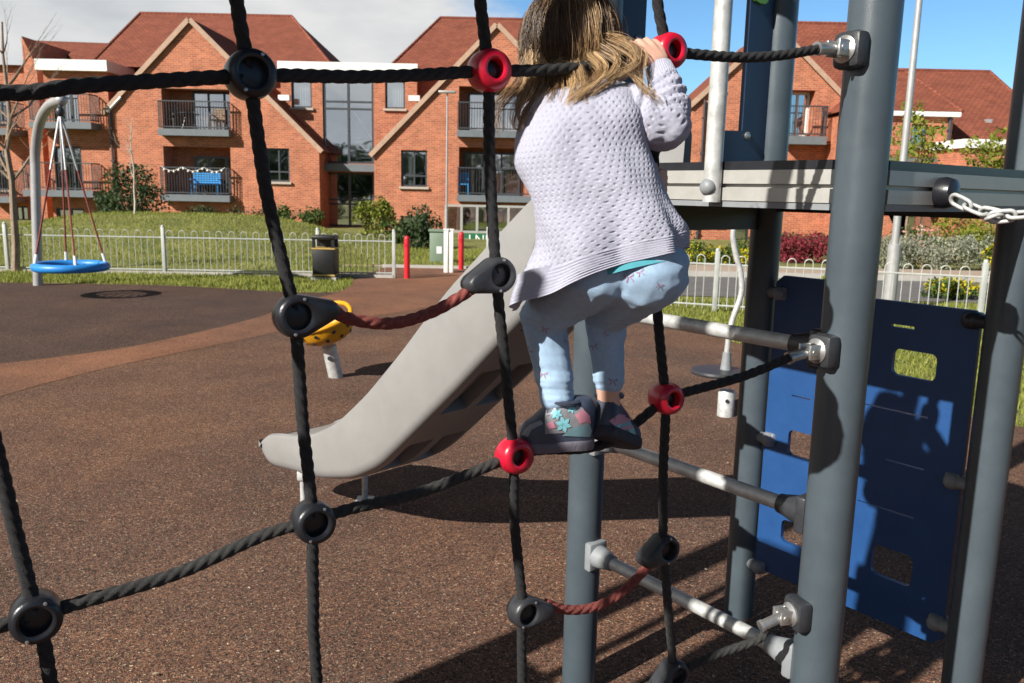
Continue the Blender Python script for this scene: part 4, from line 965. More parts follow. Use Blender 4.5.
# climbing board C-D
dCD = (D - C_).normalized(); org = C_.copy()
def cd(px, py): h = PL(px, py, C_ + nCD * .0, nCD); return ((h - org).dot(dCD), h.z)
Lcd = (D - C_).length
tl = cd(772, 291); tr_ = cd(978, 305); bl = cd(753, 569); br_ = cd(940, 640)
zt0 = (tl[1] + tr_[1]) / 2; zb0 = (bl[1] + br_[1]) / 2
x0, x1 = PR + .012, Lcd - PR - .012
k = .03
outer = [(x0, zb0 + .03), (x0 + .03, zb0), (x1 - .03, zb0), (x1, zb0 + .03), (x1, zt0 - .015), (x1 - .02, zt0), (x0 + .235, zt0), (x0 + .215, zt0 + .012), (x0 + .205, zt0 + .035), (x0 + .185, zt0 + .045), (x0 + .03, zt0 + .045), (x0, zt0 + .02)]
def hole(pa, pb, r):
    cx, cy = (pa[0] + pb[0]) / 2, (pa[1] + pb[1]) / 2; X0 = cd(pa[0], cy)[0]; X1 = cd(pb[0], cy)[0]; Z1 = cd(cx, pa[1])[1]; Z0 = cd(cx, pb[1])[1]; return rounded_rect(X0, Z0, X1, Z1, min(r, (X1 - X0) * .45, (Z1 - Z0) * .45))
holes = [hole((893, 351), (938, 378), .02), hole((789, 432), (816, 458), .02), hole((782, 523), (812, 546), .02), hole((872, 549), (914, 580), .02),
         hole((892, 325), (916, 328), .004), hole((862, 409.5), (930, 411), .002), hole((793, 396.5), (812, 398), .002), hole((884, 463), (926, 464.5), .002), hole((858, 508), (916, 509.4), .002)]
mb = MB(); mb.plate(outer, holes, org - nCD * .009, dCD, UZ, .018, nCD); board = mb.build('climbing_board', M_blue, tower, True, ang=30)
def knob(at, post, m):
    mb = MB(); a = org + dCD * at[0] + UZ * at[1] - nCD * .02; mb.tube([post + UZ * at[1] , a], [.022, .02], 12); mb.ball(a, .026, 12, 8); mb.box(a + nCD * .02, (.05, .05, .05), Matrix.Rotation(math.atan2(dCD.y, dCD.x), 3, 'Z'), .01); mb.build('board_clamp', m, tower)
for z in (zt0 - .02, cd(765, 437)[1], cd(752, 562)[1]): knob((PR + .035, z), C_, M_greyp)
for z in (zt0 - .03, cd(955, 480)[1], cd(935, 620)[1]): knob((Lcd - PR - .035, z), D, M_dark if z > 1 else M_greyp)
# slide entry board A-C above the deck with a wide opening
dAC = (C_ - A).normalized(); Lac = (C_ - A).length
x0, x1 = PR - .01, Lac - PR + .01
def ac(px, py): h = PL(px, py, A, nAC); return ((h - A).dot(dAC), h.z)
i0 = ac(643, 40)[0]; i1 = ac(745, 60)[0]; zlow = ac(730, 130)[1]; j1 = ac(716, 150)[0]
outer = [(x0, 1.74), (i0 + .03, 1.74), (i0 + .03, zlow - .04), (i0, zlow + .03), (i0, 2.42), (i0 + .06, 2.56), ((i0 + i1) / 2, 2.63), (i1 - .06, 2.56), (i1, 2.42), (i1, zlow), (j1, zlow - .005), (j1 - .005, 1.74), (x1, 1.74), (x1, 2.85), (x0, 2.85)]
mb = MB(); mb.plate(outer, [], A - nAC * .009 + nAC * .0, dAC, UZ, .018, nAC); sb = mb.build('slide_entry_board', M_blueshade, tower, True, ang=30)
mb = MB()
for (px, py) in ((745, 136), (636, 40)):
    x, z = ac(px, py); mb.lathe([(.014, 0), (.014, .004), (.009, .009), (0, .01)], A + dAC * x + UZ * z - nAC * .009, -nAC, 14)
mb.build('bolt', M_steel, sb)
x, z = ac(757, 3); mb = MB(); mb.plate(rounded_rect(x - .04, z - .005, x + .04, z + .10, .03), [], A - nAC * .009, dAC, UZ, -.012 * 1, nAC); mb.build('green_motif', mat('green_board', (.16, .42, .03), .4), sb)
# further post that carries the chain, beyond the right edge
tie = D + V((.42, -.80, 0))
mb = MB(); mb.tube([tie, tie + UZ * 1.6, tie + UZ * 3.2], PR, 28); o = mb.build('chain_post', M_post); tag(o, 'grey round post beyond the right edge that the access chain runs to', 'post')
# access chain
ch0 = PL(946, 193, B + nBD * .06, nBD); t = thing('access_chain', 'short galvanised chain hanging from the deck edge toward the right post', 'chain', ch0)
mb = MB(); mb.lathe([(.036, -.02), (.038, .0), (.033, .018), (.015, .026), (0, .027)], ch0, nBD, 20); mb.build('anchor_knob', M_black, t)
e0_ = P(954, 199, ch0.y - .04); chain_pts = resample(spline([e0_, P(966, 205, 1.98), P(985, 213, 1.95), P(1004, 216, 1.92), P(1030, 214, 1.89), V((tie.x, tie.y, 1.72))], 12), .0365)
for i in range(len(chain_pts) - 1):
    a, b = chain_pts[i], chain_pts[i + 1]; d = (b - a).normalized(); m_ = (a + b) / 2; u = d.cross(UZ).normalized(); v = d.cross(u)
    ang_ = math.radians(25 if i % 2 else 115); s = u * math.cos(ang_) + v * math.sin(ang_); hl, hw = .0262, .0135
    pts = []
    for k in range(20):
        th = 2 * math.pi * k / 20; cx = math.cos(th); sy = math.sin(th); pts.append(m_ + d * (cx * hw + (hl - hw) * (1 if cx > 0 else -1) * min(1, abs(cx) * 3)) + s * sy * hw)
    mb = MB(); mb.tube(pts, .0047, 10, closed=True); mb.build('chain_link', M_galv, t)

# ------------------------------------------------------------------ slide
nS = V((.679, .734, 0)).normalized(); dS = V((.734, -.679, 0)).normalized()     # nS: across, dS: uphill toward the tower
S0 = V((-1.115, 4.02, 0)); WID = .47
def sp(px, py, w=0): h = PL(px, py, S0 + nS * w, nS); return ((h - S0).dot(dS), h.z)
topl = [sp(*p) for p in ((259, 441), (266, 433.5), (297, 436), (312, 434), (335, 423), (365, 394), (400, 351), (430, 310), (446, 289), (490, 240), (530, 197), (548, 180))]
botl = [sp(*p) for p in ((259, 452), (264, 467), (284, 472), (316, 481), (350, 481), (377, 469), (407, 439), (453, 393), (502, 340), (540, 301), (575, 268))]
def lerp1(l, s):
    if s <= l[0][0]: return l[0][1]
    for (a, za), (b, zb) in zip(l[:-1], l[1:]):
        if s <= b: return za + (zb - za) * (s - a) / max(1e-6, b - a)
    (a, za), (b, zb) = l[-2:]; return zb + (zb - za) / (b - a) * (s - b)
s0 = min(topl[0][0], botl[0][0]); sE = 1.93; NS = 66; st = [s0 + (sE - s0) * (i / NS) for i in range(NS + 1)]
zt_l = [lerp1(topl, s) for s in st]; zb_l = [lerp1(botl, s) for s in st]
def sm(l, it=3):
    for _ in range(it): l = [l[0]] + [(l[i - 1] + 2 * l[i] + l[i + 1]) / 4 for i in range(1, len(l) - 1)] + [l[-1]]
    return l
zt_l = sm(zt_l); zb_l = sm(zb_l)
zt_l = [min(z, 1.92 + .14 * max(0, (s - 1.5) / .4)) for z, s in zip(zt_l, st)]; zb_l = [min(z, 1.52) for z in zb_l]
mb = MB(); nW = 0; rowsec = []
for i, s in enumerate(st):
    zt, zb = zt_l[i], zb_l[i]; endk = min(1, (s - s0) / .05); endk = math.sqrt(max(0, 1 - (1 - endk) ** 2))
    mid = (zt + zb) / 2; zt = mid + (zt - mid) * max(.62, endk); zb = mid + (zb - mid) * max(.62, endk)
    kb = min(1, max(0, (s - .42) / .35)); kb = kb * kb * (3 - 2 * kb); bed = (zt - .018) * (1 - kb) + min(zb + .12, zt - .05) * kb; r = .022; q_ = min(.02, (zt - bed) * .3)
    prof = [(.006, zb + .03), (.0, zb + .055), (.0, zt - r), (.006, zt - .008), (.02, zt), (.036, zt - q_ * .3), (.044, zt - q_ * 1.1), (.052, bed + (zt - bed) * .35), (.075, bed + (zt - bed) * .1), (.12, bed)]
    prof = prof + [(WID - w_, z) for (w_, z) in reversed(prof)]
    sec = [S0 + dS * s + nS * w_ + UZ * z for (w_, z) in prof]
    # underside from far to near
    under = [(WID - .02, zb + .011), (WID - .05, zb), (WID - .06, zb), (WID * .56, zb), (WID * .44, zb), (.06, zb), (.045, zb + .001), (.02, zb + .011)]
    sec += [S0 + dS * s + nS * w_ + UZ * z for (w_, z) in under]; rowsec.append(sec)
nW = len(rowsec[0]); vs = [p for r_ in rowsec for p in r_]; fs = []; pockets = []
npf = 20
for i in range(NS):
    for k in range(nW):
        l = (k + 1) % nW; 
        s = st[i]; ph = (i - 14) % 13; inp = 14 <= i < 62 and ph < 7
        if inp and ((k == npf + 2) or (k == npf + 4)): 
            pockets.append((i, k)); continue
        fs.append((i * nW + k, (i + 1) * nW + k, (i + 1) * nW + l, i * nW + l))
fs.append(tuple(range(nW))); fs.append(tuple(reversed(range(NS * nW, NS * nW + nW))))
dep = .055
slope_n = UZ
for (i, k) in pockets:
    q = [rowsec[i][k], rowsec[i + 1][k], rowsec[i + 1][k + 1], rowsec[i][k + 1]]; nn = (q[1] - q[0]).cross(q[3] - q[0]).normalized(); nn = nn if nn.z > 0 else -nn
    b0 = len(vs); vs += q + [p + nn * dep for p in q]
    ph = (i - 14) % 13
    f = [(b0 + 4, b0 + 5, b0 + 6, b0 + 7), (b0, b0 + 1, b0 + 5, b0 + 4), (b0 + 2, b0 + 3, b0 + 7, b0 + 6)]
    if ph == 0: f.append((b0 + 3, b0, b0 + 4, b0 + 7))
    if ph == 6: f.append((b0 + 1, b0 + 2, b0 + 6, b0 + 5))
    fs += f
slide = thing('playground_slide', 'grey moulded plastic slide curving down to the left from the tower deck', 'slide', S0 + dS * .9)
mb.add(vs, fs); mb.build('chute', M_slide, slide, True, ang=35)
for (px, py, w_) in ((290, 519, .05), (361, 501, WID - .04)):
    g = G(px, py); sloc = (g - S0).dot(dS); zb = lerp1(botl, max(.06, sloc)); base = S0 + dS * max(.07, sloc) + nS * w_; base.z = 0
    mb = MB(); mb.tube([base, base + UZ * (zb + .02)], .016, 12); lg = mb.build('leg', M_galv, slide)
    mb = MB(); mb.box(base + UZ * (zb - .01), (.05, .05, .05), None, .006); mb.box(base + UZ * .006, (.09, .09, .012)); mb.build('leg_bracket', M_galv, lg)

# ------------------------------------------------------------------ climbing net
# second tower at the far end of the net, left of and beside the camera: it throws the broad shadows on the rubber
sT = .72; Q1 = V((-1.463, .50, 0)); QP = V((-1.014, .50, 0)); Q2 = Q1 - dAB * sT; Q3 = Q1 - dBD * sT; Q3 = Q1 + V((-.79, -.61, 0)).normalized() * sT; Q4 = Q2 + Q3 - Q1
tw2 = thing('play_tower', 'second grey post tower at the left end of the rope net, outside the picture', 'play tower', (Q1 + Q4) / 2)
for q_ in (Q1, Q2, Q3, Q4):
    mb = MB(); mb.tube([q_ + V((0, 0, -.02)), q_ + V((0, 0, 1)), q_ + V((0, 0, 3.25))], PR, 28); mb.build('post', M_post, tw2)
mb = MB(); c4 = (Q1 + Q4) / 2; kk = lambda q_, f: c4 + (q_ - c4) * f
mb.add([V((kk(q_, 1.0).x, kk(q_, 1.0).y, z)) for z in (1.63, 1.73) for q_ in (Q1, Q2, Q4, Q3)], [(3, 2, 1, 0), (4, 5, 6, 7), (0, 1, 5, 4), (1, 2, 6, 5), (2, 3, 7, 6), (3, 0, 4, 7)]); mb.build('deck', M_dark, tw2, False)
n2 = V((.79, .61, 0)).normalized(); d2 = (Q2 - Q1).normalized()
mb = MB(); mb.plate(rounded_rect(PR, 1.76, sT * .42, 2.66, .05), [], Q1 - n2 * .009, d2, UZ, .018, n2); mb.build('barrier_board', M_blue, tw2)
mb = MB(); mb.tube([Q1 + d2 * sT * .72 + n2 * .05 + UZ * 1.64, Q1 + d2 * sT * .72 + n2 * .05 + UZ * 2.9], .0225, 16); mb.build('handle_pole', M_galv, tw2)
mb = MB(); mb.plate(rounded_rect(PR, .35, sT - PR, 1.5, .05), [rounded_rect(.3, .8, .5, .95, .03)], Q1 - n2 * .009, d2, UZ, .018, n2); mb.build('climbing_board', M_blue, tw2)
net = thing('climbing_net', 'black rope climbing net with dark and red ring connectors beside the tower', 'climbing net', V((-.05, 1.45, 0)))
q = {}
q[1, 0] = P(667, 52, 1.64); q[1, 2] = P(666, 398, 1.70); q[1, 3] = P(663, 548, 1.76); q[1, 4] = P(673, 673, 1.80)
q[2, 0] = P(489, 71, 1.47); q[2, 1] = P(496, 275, 1.50); q[2, 2] = P(514, 455, 1.55); q[2, 3] = P(524, 611, 1.60)
q[3, 0] = P(250, 75, 1.26); q[3, 1] = P(296, 316, 1.30); q[3, 2] = P(313, 521, 1.34)
q[4, 2] = P(36, 616, 1.12); q[4, 0] = P(-70, 88, 1.02)
ndir = V((.50, -.86, .06)).normalized()
def connector(p, m, r=.037, tail=None, th=.048, rh=.0205, ax=None, round_=False):
    ax = ax or ndir
    xd = tail if tail is not None else V((1, 0, 0)); xd = (xd - ax * xd.dot(ax)).normalized(); zd = ax.cross(xd)
    if tail is None: shape = lambda a: 1
    else:
        def shape(a):
            a = (a + math.pi) % (2 * math.pi) - math.pi; x = abs(a); k = 1.0
            t = .050 / r    # tear-drop tip distance in radii
            tip = .5; 
            # support: convex hull of unit circle and small circle at t
            c, s_ = math.cos(a), abs(math.sin(a)); best = 1.0
            beta = math.acos(max(-1, min(1, (1 - tip) / t)))
            if x < beta:
                # line tangent: n=(cos beta, sin beta), distance 1
                den = math.cos(x - beta)
                if den > 1e-4: best = min(1 / den, 9)
                # small circle cap
                disc = tip * tip - (t * s_) ** 2
                if disc > 0: best = min(best, t * c + math.sqrt(disc)) if x < .35 else best
            return best
    h = th / 2; e = .007 if tail is not None or not round_ else .010
    def loft(profile, seg=48):
        vs = []; fs = []
        for (kind, rr, hh) in profile:
            for k in range(seg):
                a = 2 * math.pi * k / seg
                R_ = (shape(a) * r + rr) if kind else rr
                vs.append(p + ax * hh + (xd * math.cos(a) + zd * math.sin(a)) * R_)
        n = len(profile)
        for i in range(n):
            j = (i + 1) % n
            for k in range(seg): l = (k + 1) % seg; fs.append((i * seg + k, i * seg + l, j * seg + l, j * seg + k))
        return vs, fs
    prof = [(0, rh, -h + e), (1, -e * 1.2, -h), (1, -e * .35, -h + e * .35), (1, 0, -h + e * 1.2), (1, .0012, 0), (1, 0, h - e * 1.2), (1, -e * .35, h - e * .35), (1, -e * 1.2, h), (0, rh + .004, h), (0, rh + .001, h - .0015), (0, rh, h - e)]
    mb = MB(); vs, fs = loft(prof); mb.add(vs, fs); c = mb.build('connector', m, net, True, ang=50)
    mb = MB(); mb.lathe([(0, -h * .75), (rh + .002, -h * .75), (rh + .002, h * .35), (rh * .55, h * .42), (0, h * .45)], p, ax, 24); mb.build('connector_core', M_black, c)
    for k in range(0 if round_ else 2):
        mb = MB(); a = math.radians(65 + 180 * k); rr = (r + rh) / 2 + .001; mb.lathe([(.0026, h - .003), (.0026, h + .0004), (.0018, h + .0007), (0, h + .0007)], p + (xd * math.cos(a) + zd * math.sin(a)) * rr, ax, 10)
        mb.build('screw', M_steel, c)
    return c
mb = MB(); mb.tube([QP, QP + UZ * 1.2, QP + UZ * 2.44], .0235, 16); mb.build('shadow_pole', M_galv, net)  # unseen pole added for its shadow stripe on the cardigan; ropes tie here
# rope runs
RR = .0104
def run(name, pts, m, r=RR): return rope_mesh(pts, r).build(name, m, net, True, ang=60)
fitB = []
for (px, py) in ((846, 49.5), (817, 351), (795, 617)):
    z = P(px, py, 1.88).z; toward = (q[1, 0] if py < 100 else (q[1, 2] if py < 400 else q[1, 4])); d = V((toward.x - B.x, toward.y - B.y, 0)).normalized(); fitB.append((B + d * (PR + .055) + UZ * z, d, toward))
def toB(i):
    f, d, tw = fitB[i]; return f + (tw - f).normalized() * .05
# horizontal runs: row 0, row 2, row 4 and the slack red links
run('horizontal_rope', [QP + UZ * 1.78, q[4, 0], P(90, 85, 1.13), q[3, 0]], M_rope)
run('horizontal_rope', [q[3, 0], P(370, 76.5, 1.37), q[2, 0]], M_rope)
run('horizontal_rope', [q[2, 0], P(540, 70.5, 1.515), P(600, 65, 1.575), q[1, 0]], M_rope)
run('horizontal_rope', [q[1, 0], P(755, 57.5, 1.75), toB(0)], M_rope)
run('horizontal_rope', [QP + UZ * 1.12, P(-120, 655, 1.0), P(-40, 637, 1.06), q[4, 2]], M_ropeworn)
run('horizontal_rope', [q[4, 2], P(85, 601, 1.155), P(180, 572, 1.23), P(265, 535, 1.305), q[3, 2]], M_ropeworn)
run('horizontal_rope', [q[3, 2], P(350, 509, 1.385), P(414, 494, 1.44), P(475, 472, 1.51), q[2, 2]], M_ropeworn)
run('horizontal_rope', [q[2, 2], P(540, 450, 1.575), P(580, 449, 1.615), P(612, 441, 1.645), P(640, 420, 1.675), q[1, 2]], M_rope)
run('horizontal_rope', [q[1, 2], P(740, 377, 1.79), toB(1)], M_rope)
run('horizontal_rope', [P(560, 745, 1.7), P(625, 700, 1.76), q[1, 4]], M_ropeworn)
run('horizontal_rope', [q[1, 4], P(715, 655, 1.84), P(760, 638, 1.87), toB(2)], M_ropeworn)
run('red_rope', [q[3, 1] + (q[2, 1] - q[3, 1]).normalized() * .06, P(347, 318, 1.35), P(390, 323.5, 1.39), P(432, 312, 1.44), P(468, 292, 1.475), q[2, 1] + V((-.02, -.01, -.006))], M_redrope, .0105)
run('red_rope', [q[2, 3] + V((.045, .03, .002)), P(568, 610, 1.655), P(595, 607, 1.69), P(622, 592, 1.72), P(645, 570, 1.745), q[1, 3] + V((-.02, -.012, -.012))], M_redrope, .0105)
# vertical runs
def vrun(pts, m=M_rope): run('vertical_rope', pts, m)
vrun([P(600, -330, 1.50), P(650, -60, 1.60), P(658, 5, 1.62), q[1, 0]]); vrun([q[1, 0], P(658, 110, 1.66), P(653.5, 180, 1.67), P(655, 260, 1.675), P(658, 320, 1.68), q[1, 2]]); vrun([q[1, 2], P(663.5, 475, 1.73), q[1, 3]]); vrun([q[1, 3], P(669, 615, 1.785), q[1, 4]], M_ropeworn); vrun([q[1, 4], P(678, 730, 1.83), V((q[1, 4].x + .02, 1.86, 0))], M_ropeworn)
vrun([P(425, -330, 1.34), P(474, -40, 1.43), P(481, 10, 1.45), q[2, 0]]); vrun([q[2, 0], P(490, 170, 1.485), q[2, 1]]); vrun([q[2, 1], P(505, 365, 1.525), q[2, 2]]); vrun([q[2, 2], P(515, 530, 1.575), q[2, 3]], M_rope); vrun([q[2, 3], P(522, 660, 1.62), V((q[2, 3].x + .02, 1.68, 0))])
vrun([P(170, -330, 1.13), P(233, -20, 1.22), P(240, 20, 1.24), q[3, 0]]); vrun([q[3, 0], P(266, 190, 1.28), q[3, 1]]); vrun([q[3, 1], P(302, 410, 1.32), q[3, 2]]); vrun([q[3, 2], P(313.5, 600, 1.36), P(318, 690, 1.385), V((q[3, 2].x + .03, 1.45, 0))])
vrun([P(-230, -200, .92), q[4, 0], P(-30, 330, 1.06), P(-1, 460, 1.09), q[4, 2]]); vrun([q[4, 2], P(52, 690, 1.14), V((q[4, 2].x + .03, 1.2, 0))])
q[3, -1] = P(214, -140, 1.185); q[2, -1] = P(463, -110, 1.405)
run('red_rope', [q[3, -1] + (q[2, -1] - q[3, -1]).normalized() * .05, q[3, -1].lerp(q[2, -1], .5) - UZ * .05, q[2, -1] + V((-.02, -.01, -.006))], M_redrope, .0105)
connector(q[3, -1], M_black, .036, q[2, -1] - q[3, -1]); connector(q[2, -1], M_dark, .034, q[3, -1] - q[2, -1])
# net head beam (out of frame) so the ropes are carried by something
hb = [P(600, -330, 1.50), P(425, -330, 1.34), P(170, -330, 1.13), P(-230, -200, .92)]
zc = 2.42; 
mb = MB(); mb.tube([V((B.x, B.y, hb[0].z)), hb[0], hb[1], hb[2], hb[3], QP + UZ * hb[3].z, Q1 + UZ * hb[3].z], .03, 14); mb.build('head_beam', M_galv, net)
for k, m, tl_ in (((1, 0), M_redp, None), ((1, 2), M_redp, None), ((2, 0), M_redp, None), ((2, 2), M_redp, None), ((3, 0), M_black, None), ((3, 2), M_black, None), ((4, 2), M_black, None), ((4, 0), M_black, None)):
    connector(q[k], m, .0345 if k[0] > 1 else .033, th=.054, round_=(m is M_redp), rh=.0155 if m is M_redp else .0205)
connector(q[3, 1], M_black, .034, q[2, 1] - q[3, 1]); connector(q[2, 1], M_dark, .032, q[3, 1] - q[2, 1] + V((0, 0, -.06)))
connector(q[2, 3], M_dark, .032, q[1, 3] - q[2, 3] + V((.1, 0, -.14))); connector(q[1, 3], M_dark, .032, q[2, 3] - q[1, 3] + V((0, 0, -.05))); connector(q[1, 4], M_dark, .033, V((-.2, -.08, -.12)))
for i, (f, d, tw) in enumerate(fitB):
    u = (tw - f).normalized(); mb = MB(); mb.tube([f - d * .01, f + u * .055], [.0125, .0125], 16); mb.tube([f + u * .053, f + u * .062], [.0145, .0145], 16); fer = mb.build('ferrule', M_steel, net)
    Rm = d.to_track_quat('X', 'Z').to_matrix(); mb = MB(); c = B + d * (PR + .006) + UZ * f.z
    mb.box(c + d * .004, (.042, .072, .078), Rm, .014); br = mb.build('rope_bracket', M_dark, tower)
    mb = MB(); mb.lathe([(.029, .0225), (.029, .028), (.018, .034), (.014, .028), (0, .028)], c, d, 20); mb.build('bracket_plate', M_steel, br)
    mb = MB(); side = d.cross(UZ)
    for kk in (-1, 1): mb.box(c + d * .045 + side * .0155 * kk, (.035, .007, .034), Rm, .002)
    mb.lathe([(.007, -.022), (.007, .022)], c + d * .05, side, 10); mb.build('shackle', M_steel, br)
# ------------------------------------------------------------------ the child on the net
kid = thing('person', 'small long haired child in lilac knitted cardigan and pale blue leggings climbing the rope net', 'person', V((P(575, 445, 1.6).x, 1.6, P(575, 447, 1.6).z)))
HC = P(571, 46, 1.66); FD = V((-.38, .90, -.12)).normalized()
# body: one continuous skin surface
mb = MB()
hr = MB(); mb.ball(HC, 1, 28, 18, (.070, .083, .086)); mb.ball(HC + FD * .035 + V((0, 0, -.03)), .058, 20, 14)
sd = FD.cross(UZ).normalized()
mb.ball(HC + FD * .088 + V((0, 0, -.022)), .010, 10, 8); cone(mb, HC + FD * .08 + V((0, 0, .005)), .006, HC + FD * .092 + V((0, 0, -.024)), .008)
cone(mb, HC + FD * .082 + V((0, 0, -.045)) - sd * .013, .007, HC + FD * .082 + V((0, 0, -.045)) + sd * .013, .007)
for s_ in (-1, 1): mb.ball(HC + sd * s_ * .072 + V((0, 0, -.015)), 1, 12, 8, (.008, .014, .02)); mb.ball(HC + FD * .062 + sd * s_ * .028 + V((0, 0, -.035)), .026, 12, 8)
neck = P(580, 92, 1.605); chain_cone(mb, [(HC + V((0, -.01, -.05)), .04), (neck, .036)])
W0 = P(600, 180, 1.53); HP = P(613, 262, 1.51)
chain_cone(mb, [(neck, .05), (P(592, 130, 1.56), .07), (W0, .068), (HP, .07)])
# right arm
SR = P(622, 106, 1.565); EL = P(670, 128, 1.535); WR = P(661, 68, 1.60)
chain_cone(mb, [(SR, .034), (EL, .027), (WR, .018)])
ra0 = P(628, 57.5, 1.604); ra1 = P(657, 54, 1.634); ax_ = (ra1 - ra0).normalized(); nc = V((.1, -1, .1)).normalized(); nc = (nc - ax_ * nc.dot(ax_)).normalized(); uu = ax_.cross(nc); uu = uu if uu.z > 0 else -uu
hand_pts = []
for i in range(4):
    c = ra0.lerp(ra1, (i + .25) / 3.7); r = (.0072, .0077, .0078, .0068)[i]; ext = (.94, 1.02, 1.05, .9)[i]
    K = c + nc * .021 * ext + uu * .008; M1 = c + nc * .010 + uu * .0215 * ext; T1 = c - nc * .014 + uu * .0165; T2 = c - nc * .0205 * ext - uu * .004
    chain_cone(mb, [(WR + (K - WR) * .35 + nc * .004, .0135), (K, .0095), (M1, r + .0006), (T1, r), (T2, r * .85)]); hand_pts.append(T2)
c = ra0.lerp(ra1, .55); chain_cone(mb, [(WR + nc * .004 + V((-.012, 0, .004)), .012), (c + nc * .020 - uu * .012 - ax_ * .012, .0085), (c + nc * .004 - uu * .0205 - ax_ * .018, .0075), (c - nc * .014 - uu * .016 - ax_ * .02, .0066)])
# left arm, reaching across in front to the vertical rope
SLm = P(545, 112, 1.575); EL2 = P(575, 180, 1.69); WL = P(636, 186, 1.705); chain_cone(mb, [(SLm, .034), (EL2, .027), (WL, .018)])
for i in range(4):
    c = P(654.3, 171.5 + 6.2 * i, 1.671); r = (.0070, .0075, .0075, .0066)[i]; far = V((0, 1, 0)); xr = V((1, 0, 0))
    chain_cone(mb, [(WL, .014), (c + far * .020 - xr * .010, .009), (c + far * .014 + xr * .016, r + .0005), (c - far * .008 + xr * .0185, r), (c - far * .020 + xr * .006, r * .9)])
c = P(654.3, 168, 1.671); chain_cone(mb, [(WL + V((0, 0, .01)), .011), (c + V((-.018, .012, .002)), .008), (c + V((-.017, -.012, .004)), .007), (c + V((-.002, -.019, .005)), .0062)])
# legs inside the leggings down to the feet
HL, KL, AL = P(592, 270, 1.51), P(543, 316, 1.605), P(557, 402, 1.592); HR_, KR, AR = P(640, 272, 1.51), P(605, 314, 1.63), P(609, 402, 1.625)
chain_cone(mb, [(HP, .06), (HL, .055), (KL, .036), (AL, .023), (P(556, 428, 1.59), .021)]); chain_cone(mb, [(HP, .06), (HR_, .055), (KR, .036), (AR, .0225), (P(611, 430, 1.628), .021)])
skin = remeshed(mb, .0034, 3, .5); skin.build('body', M_skin, kid)
for s_ in (-1, 1):
    mb = MB(); e = HC + FD * .083 + sd * s_ * .027 + V((0, 0, -.002)); mb.ball(e - FD * .006, .0115, 14, 10); ey = mb.build('eye', M_eye, kid); mb = MB(); mb.ball(e + FD * .0015, .0056, 12, 8); mb.build('iris', M_iris, ey)
mb = MB(); m0 = HC + FD * .0885 + V((0, 0, -.045)); mb.tube([m0 - sd * .014, m0 + FD * .001, m0 + sd * .014], [.002, .0034, .002], 8); mb.build('mouth', M_lip, kid)
# leggings
mb = MB()
chain_cone(mb, [(P(596, 230, 1.515), .078), (P(600, 262, 1.505), .078)]); chain_cone(mb, [(P(634, 228, 1.515), .076), (P(645, 266, 1.49), .075)]); chain_cone(mb, [(P(578, 262, 1.52), .07), (P(590, 272, 1.51), .066)])
chain_cone(mb, [(P(594, 270, 1.49), .074), (P(562, 298, 1.56), .056), (KL, .0455), (P(550, 355, 1.60), .0385), (AL + V((0, 0, .012)), .0345)])
chain_cone(mb, [(P(646, 270, 1.488), .077), (P(622, 298, 1.57), .056), (KR, .0425), (P(607, 350, 1.628), .0355), (P(609, 381, 1.625), .0305)])
lg = remeshed(mb, .0042, 7, .5)
def crease(v, k): 
    return v
nv = []
for v in lg.v:
    a = noise.noise(V((v.x * 14, v.y * 14, v.z * 42))) * .0024 + noise.noise(v * 30) * .0012
    low = max(0, 1 - abs(v.z - AL.z - .03) / .06); a += low * math.sin(v.z * 520 + 3 * noise.noise(v * 20)) * .0016
    nv.append(v)
lg_o = lg.build('leggings', M_legg, kid)
me = lg_o.data
for v in me.vertices:
    w_ = lg.v[v.index] if v.index < len(lg.v) else v.co; c = V(v.co) + root_loc(lg_o)
    low = max(0, 1 - abs(c.z - AL.z - .03) / .055); kn = max(0, 1 - abs(c.z - KL.z) / .05)
    a = noise.noise(V((c.x * 16, c.y * 16, c.z * 46))) * .0034 + noise.noise(V((c.x * 40 + c.z * 30, c.y * 40, c.z * 40))) * .0013 + (low * .0010 + kn * .0009) * math.sin(c.z * 480 + 4 * noise.noise(c * 18)) 
    v.co += v.normal * a
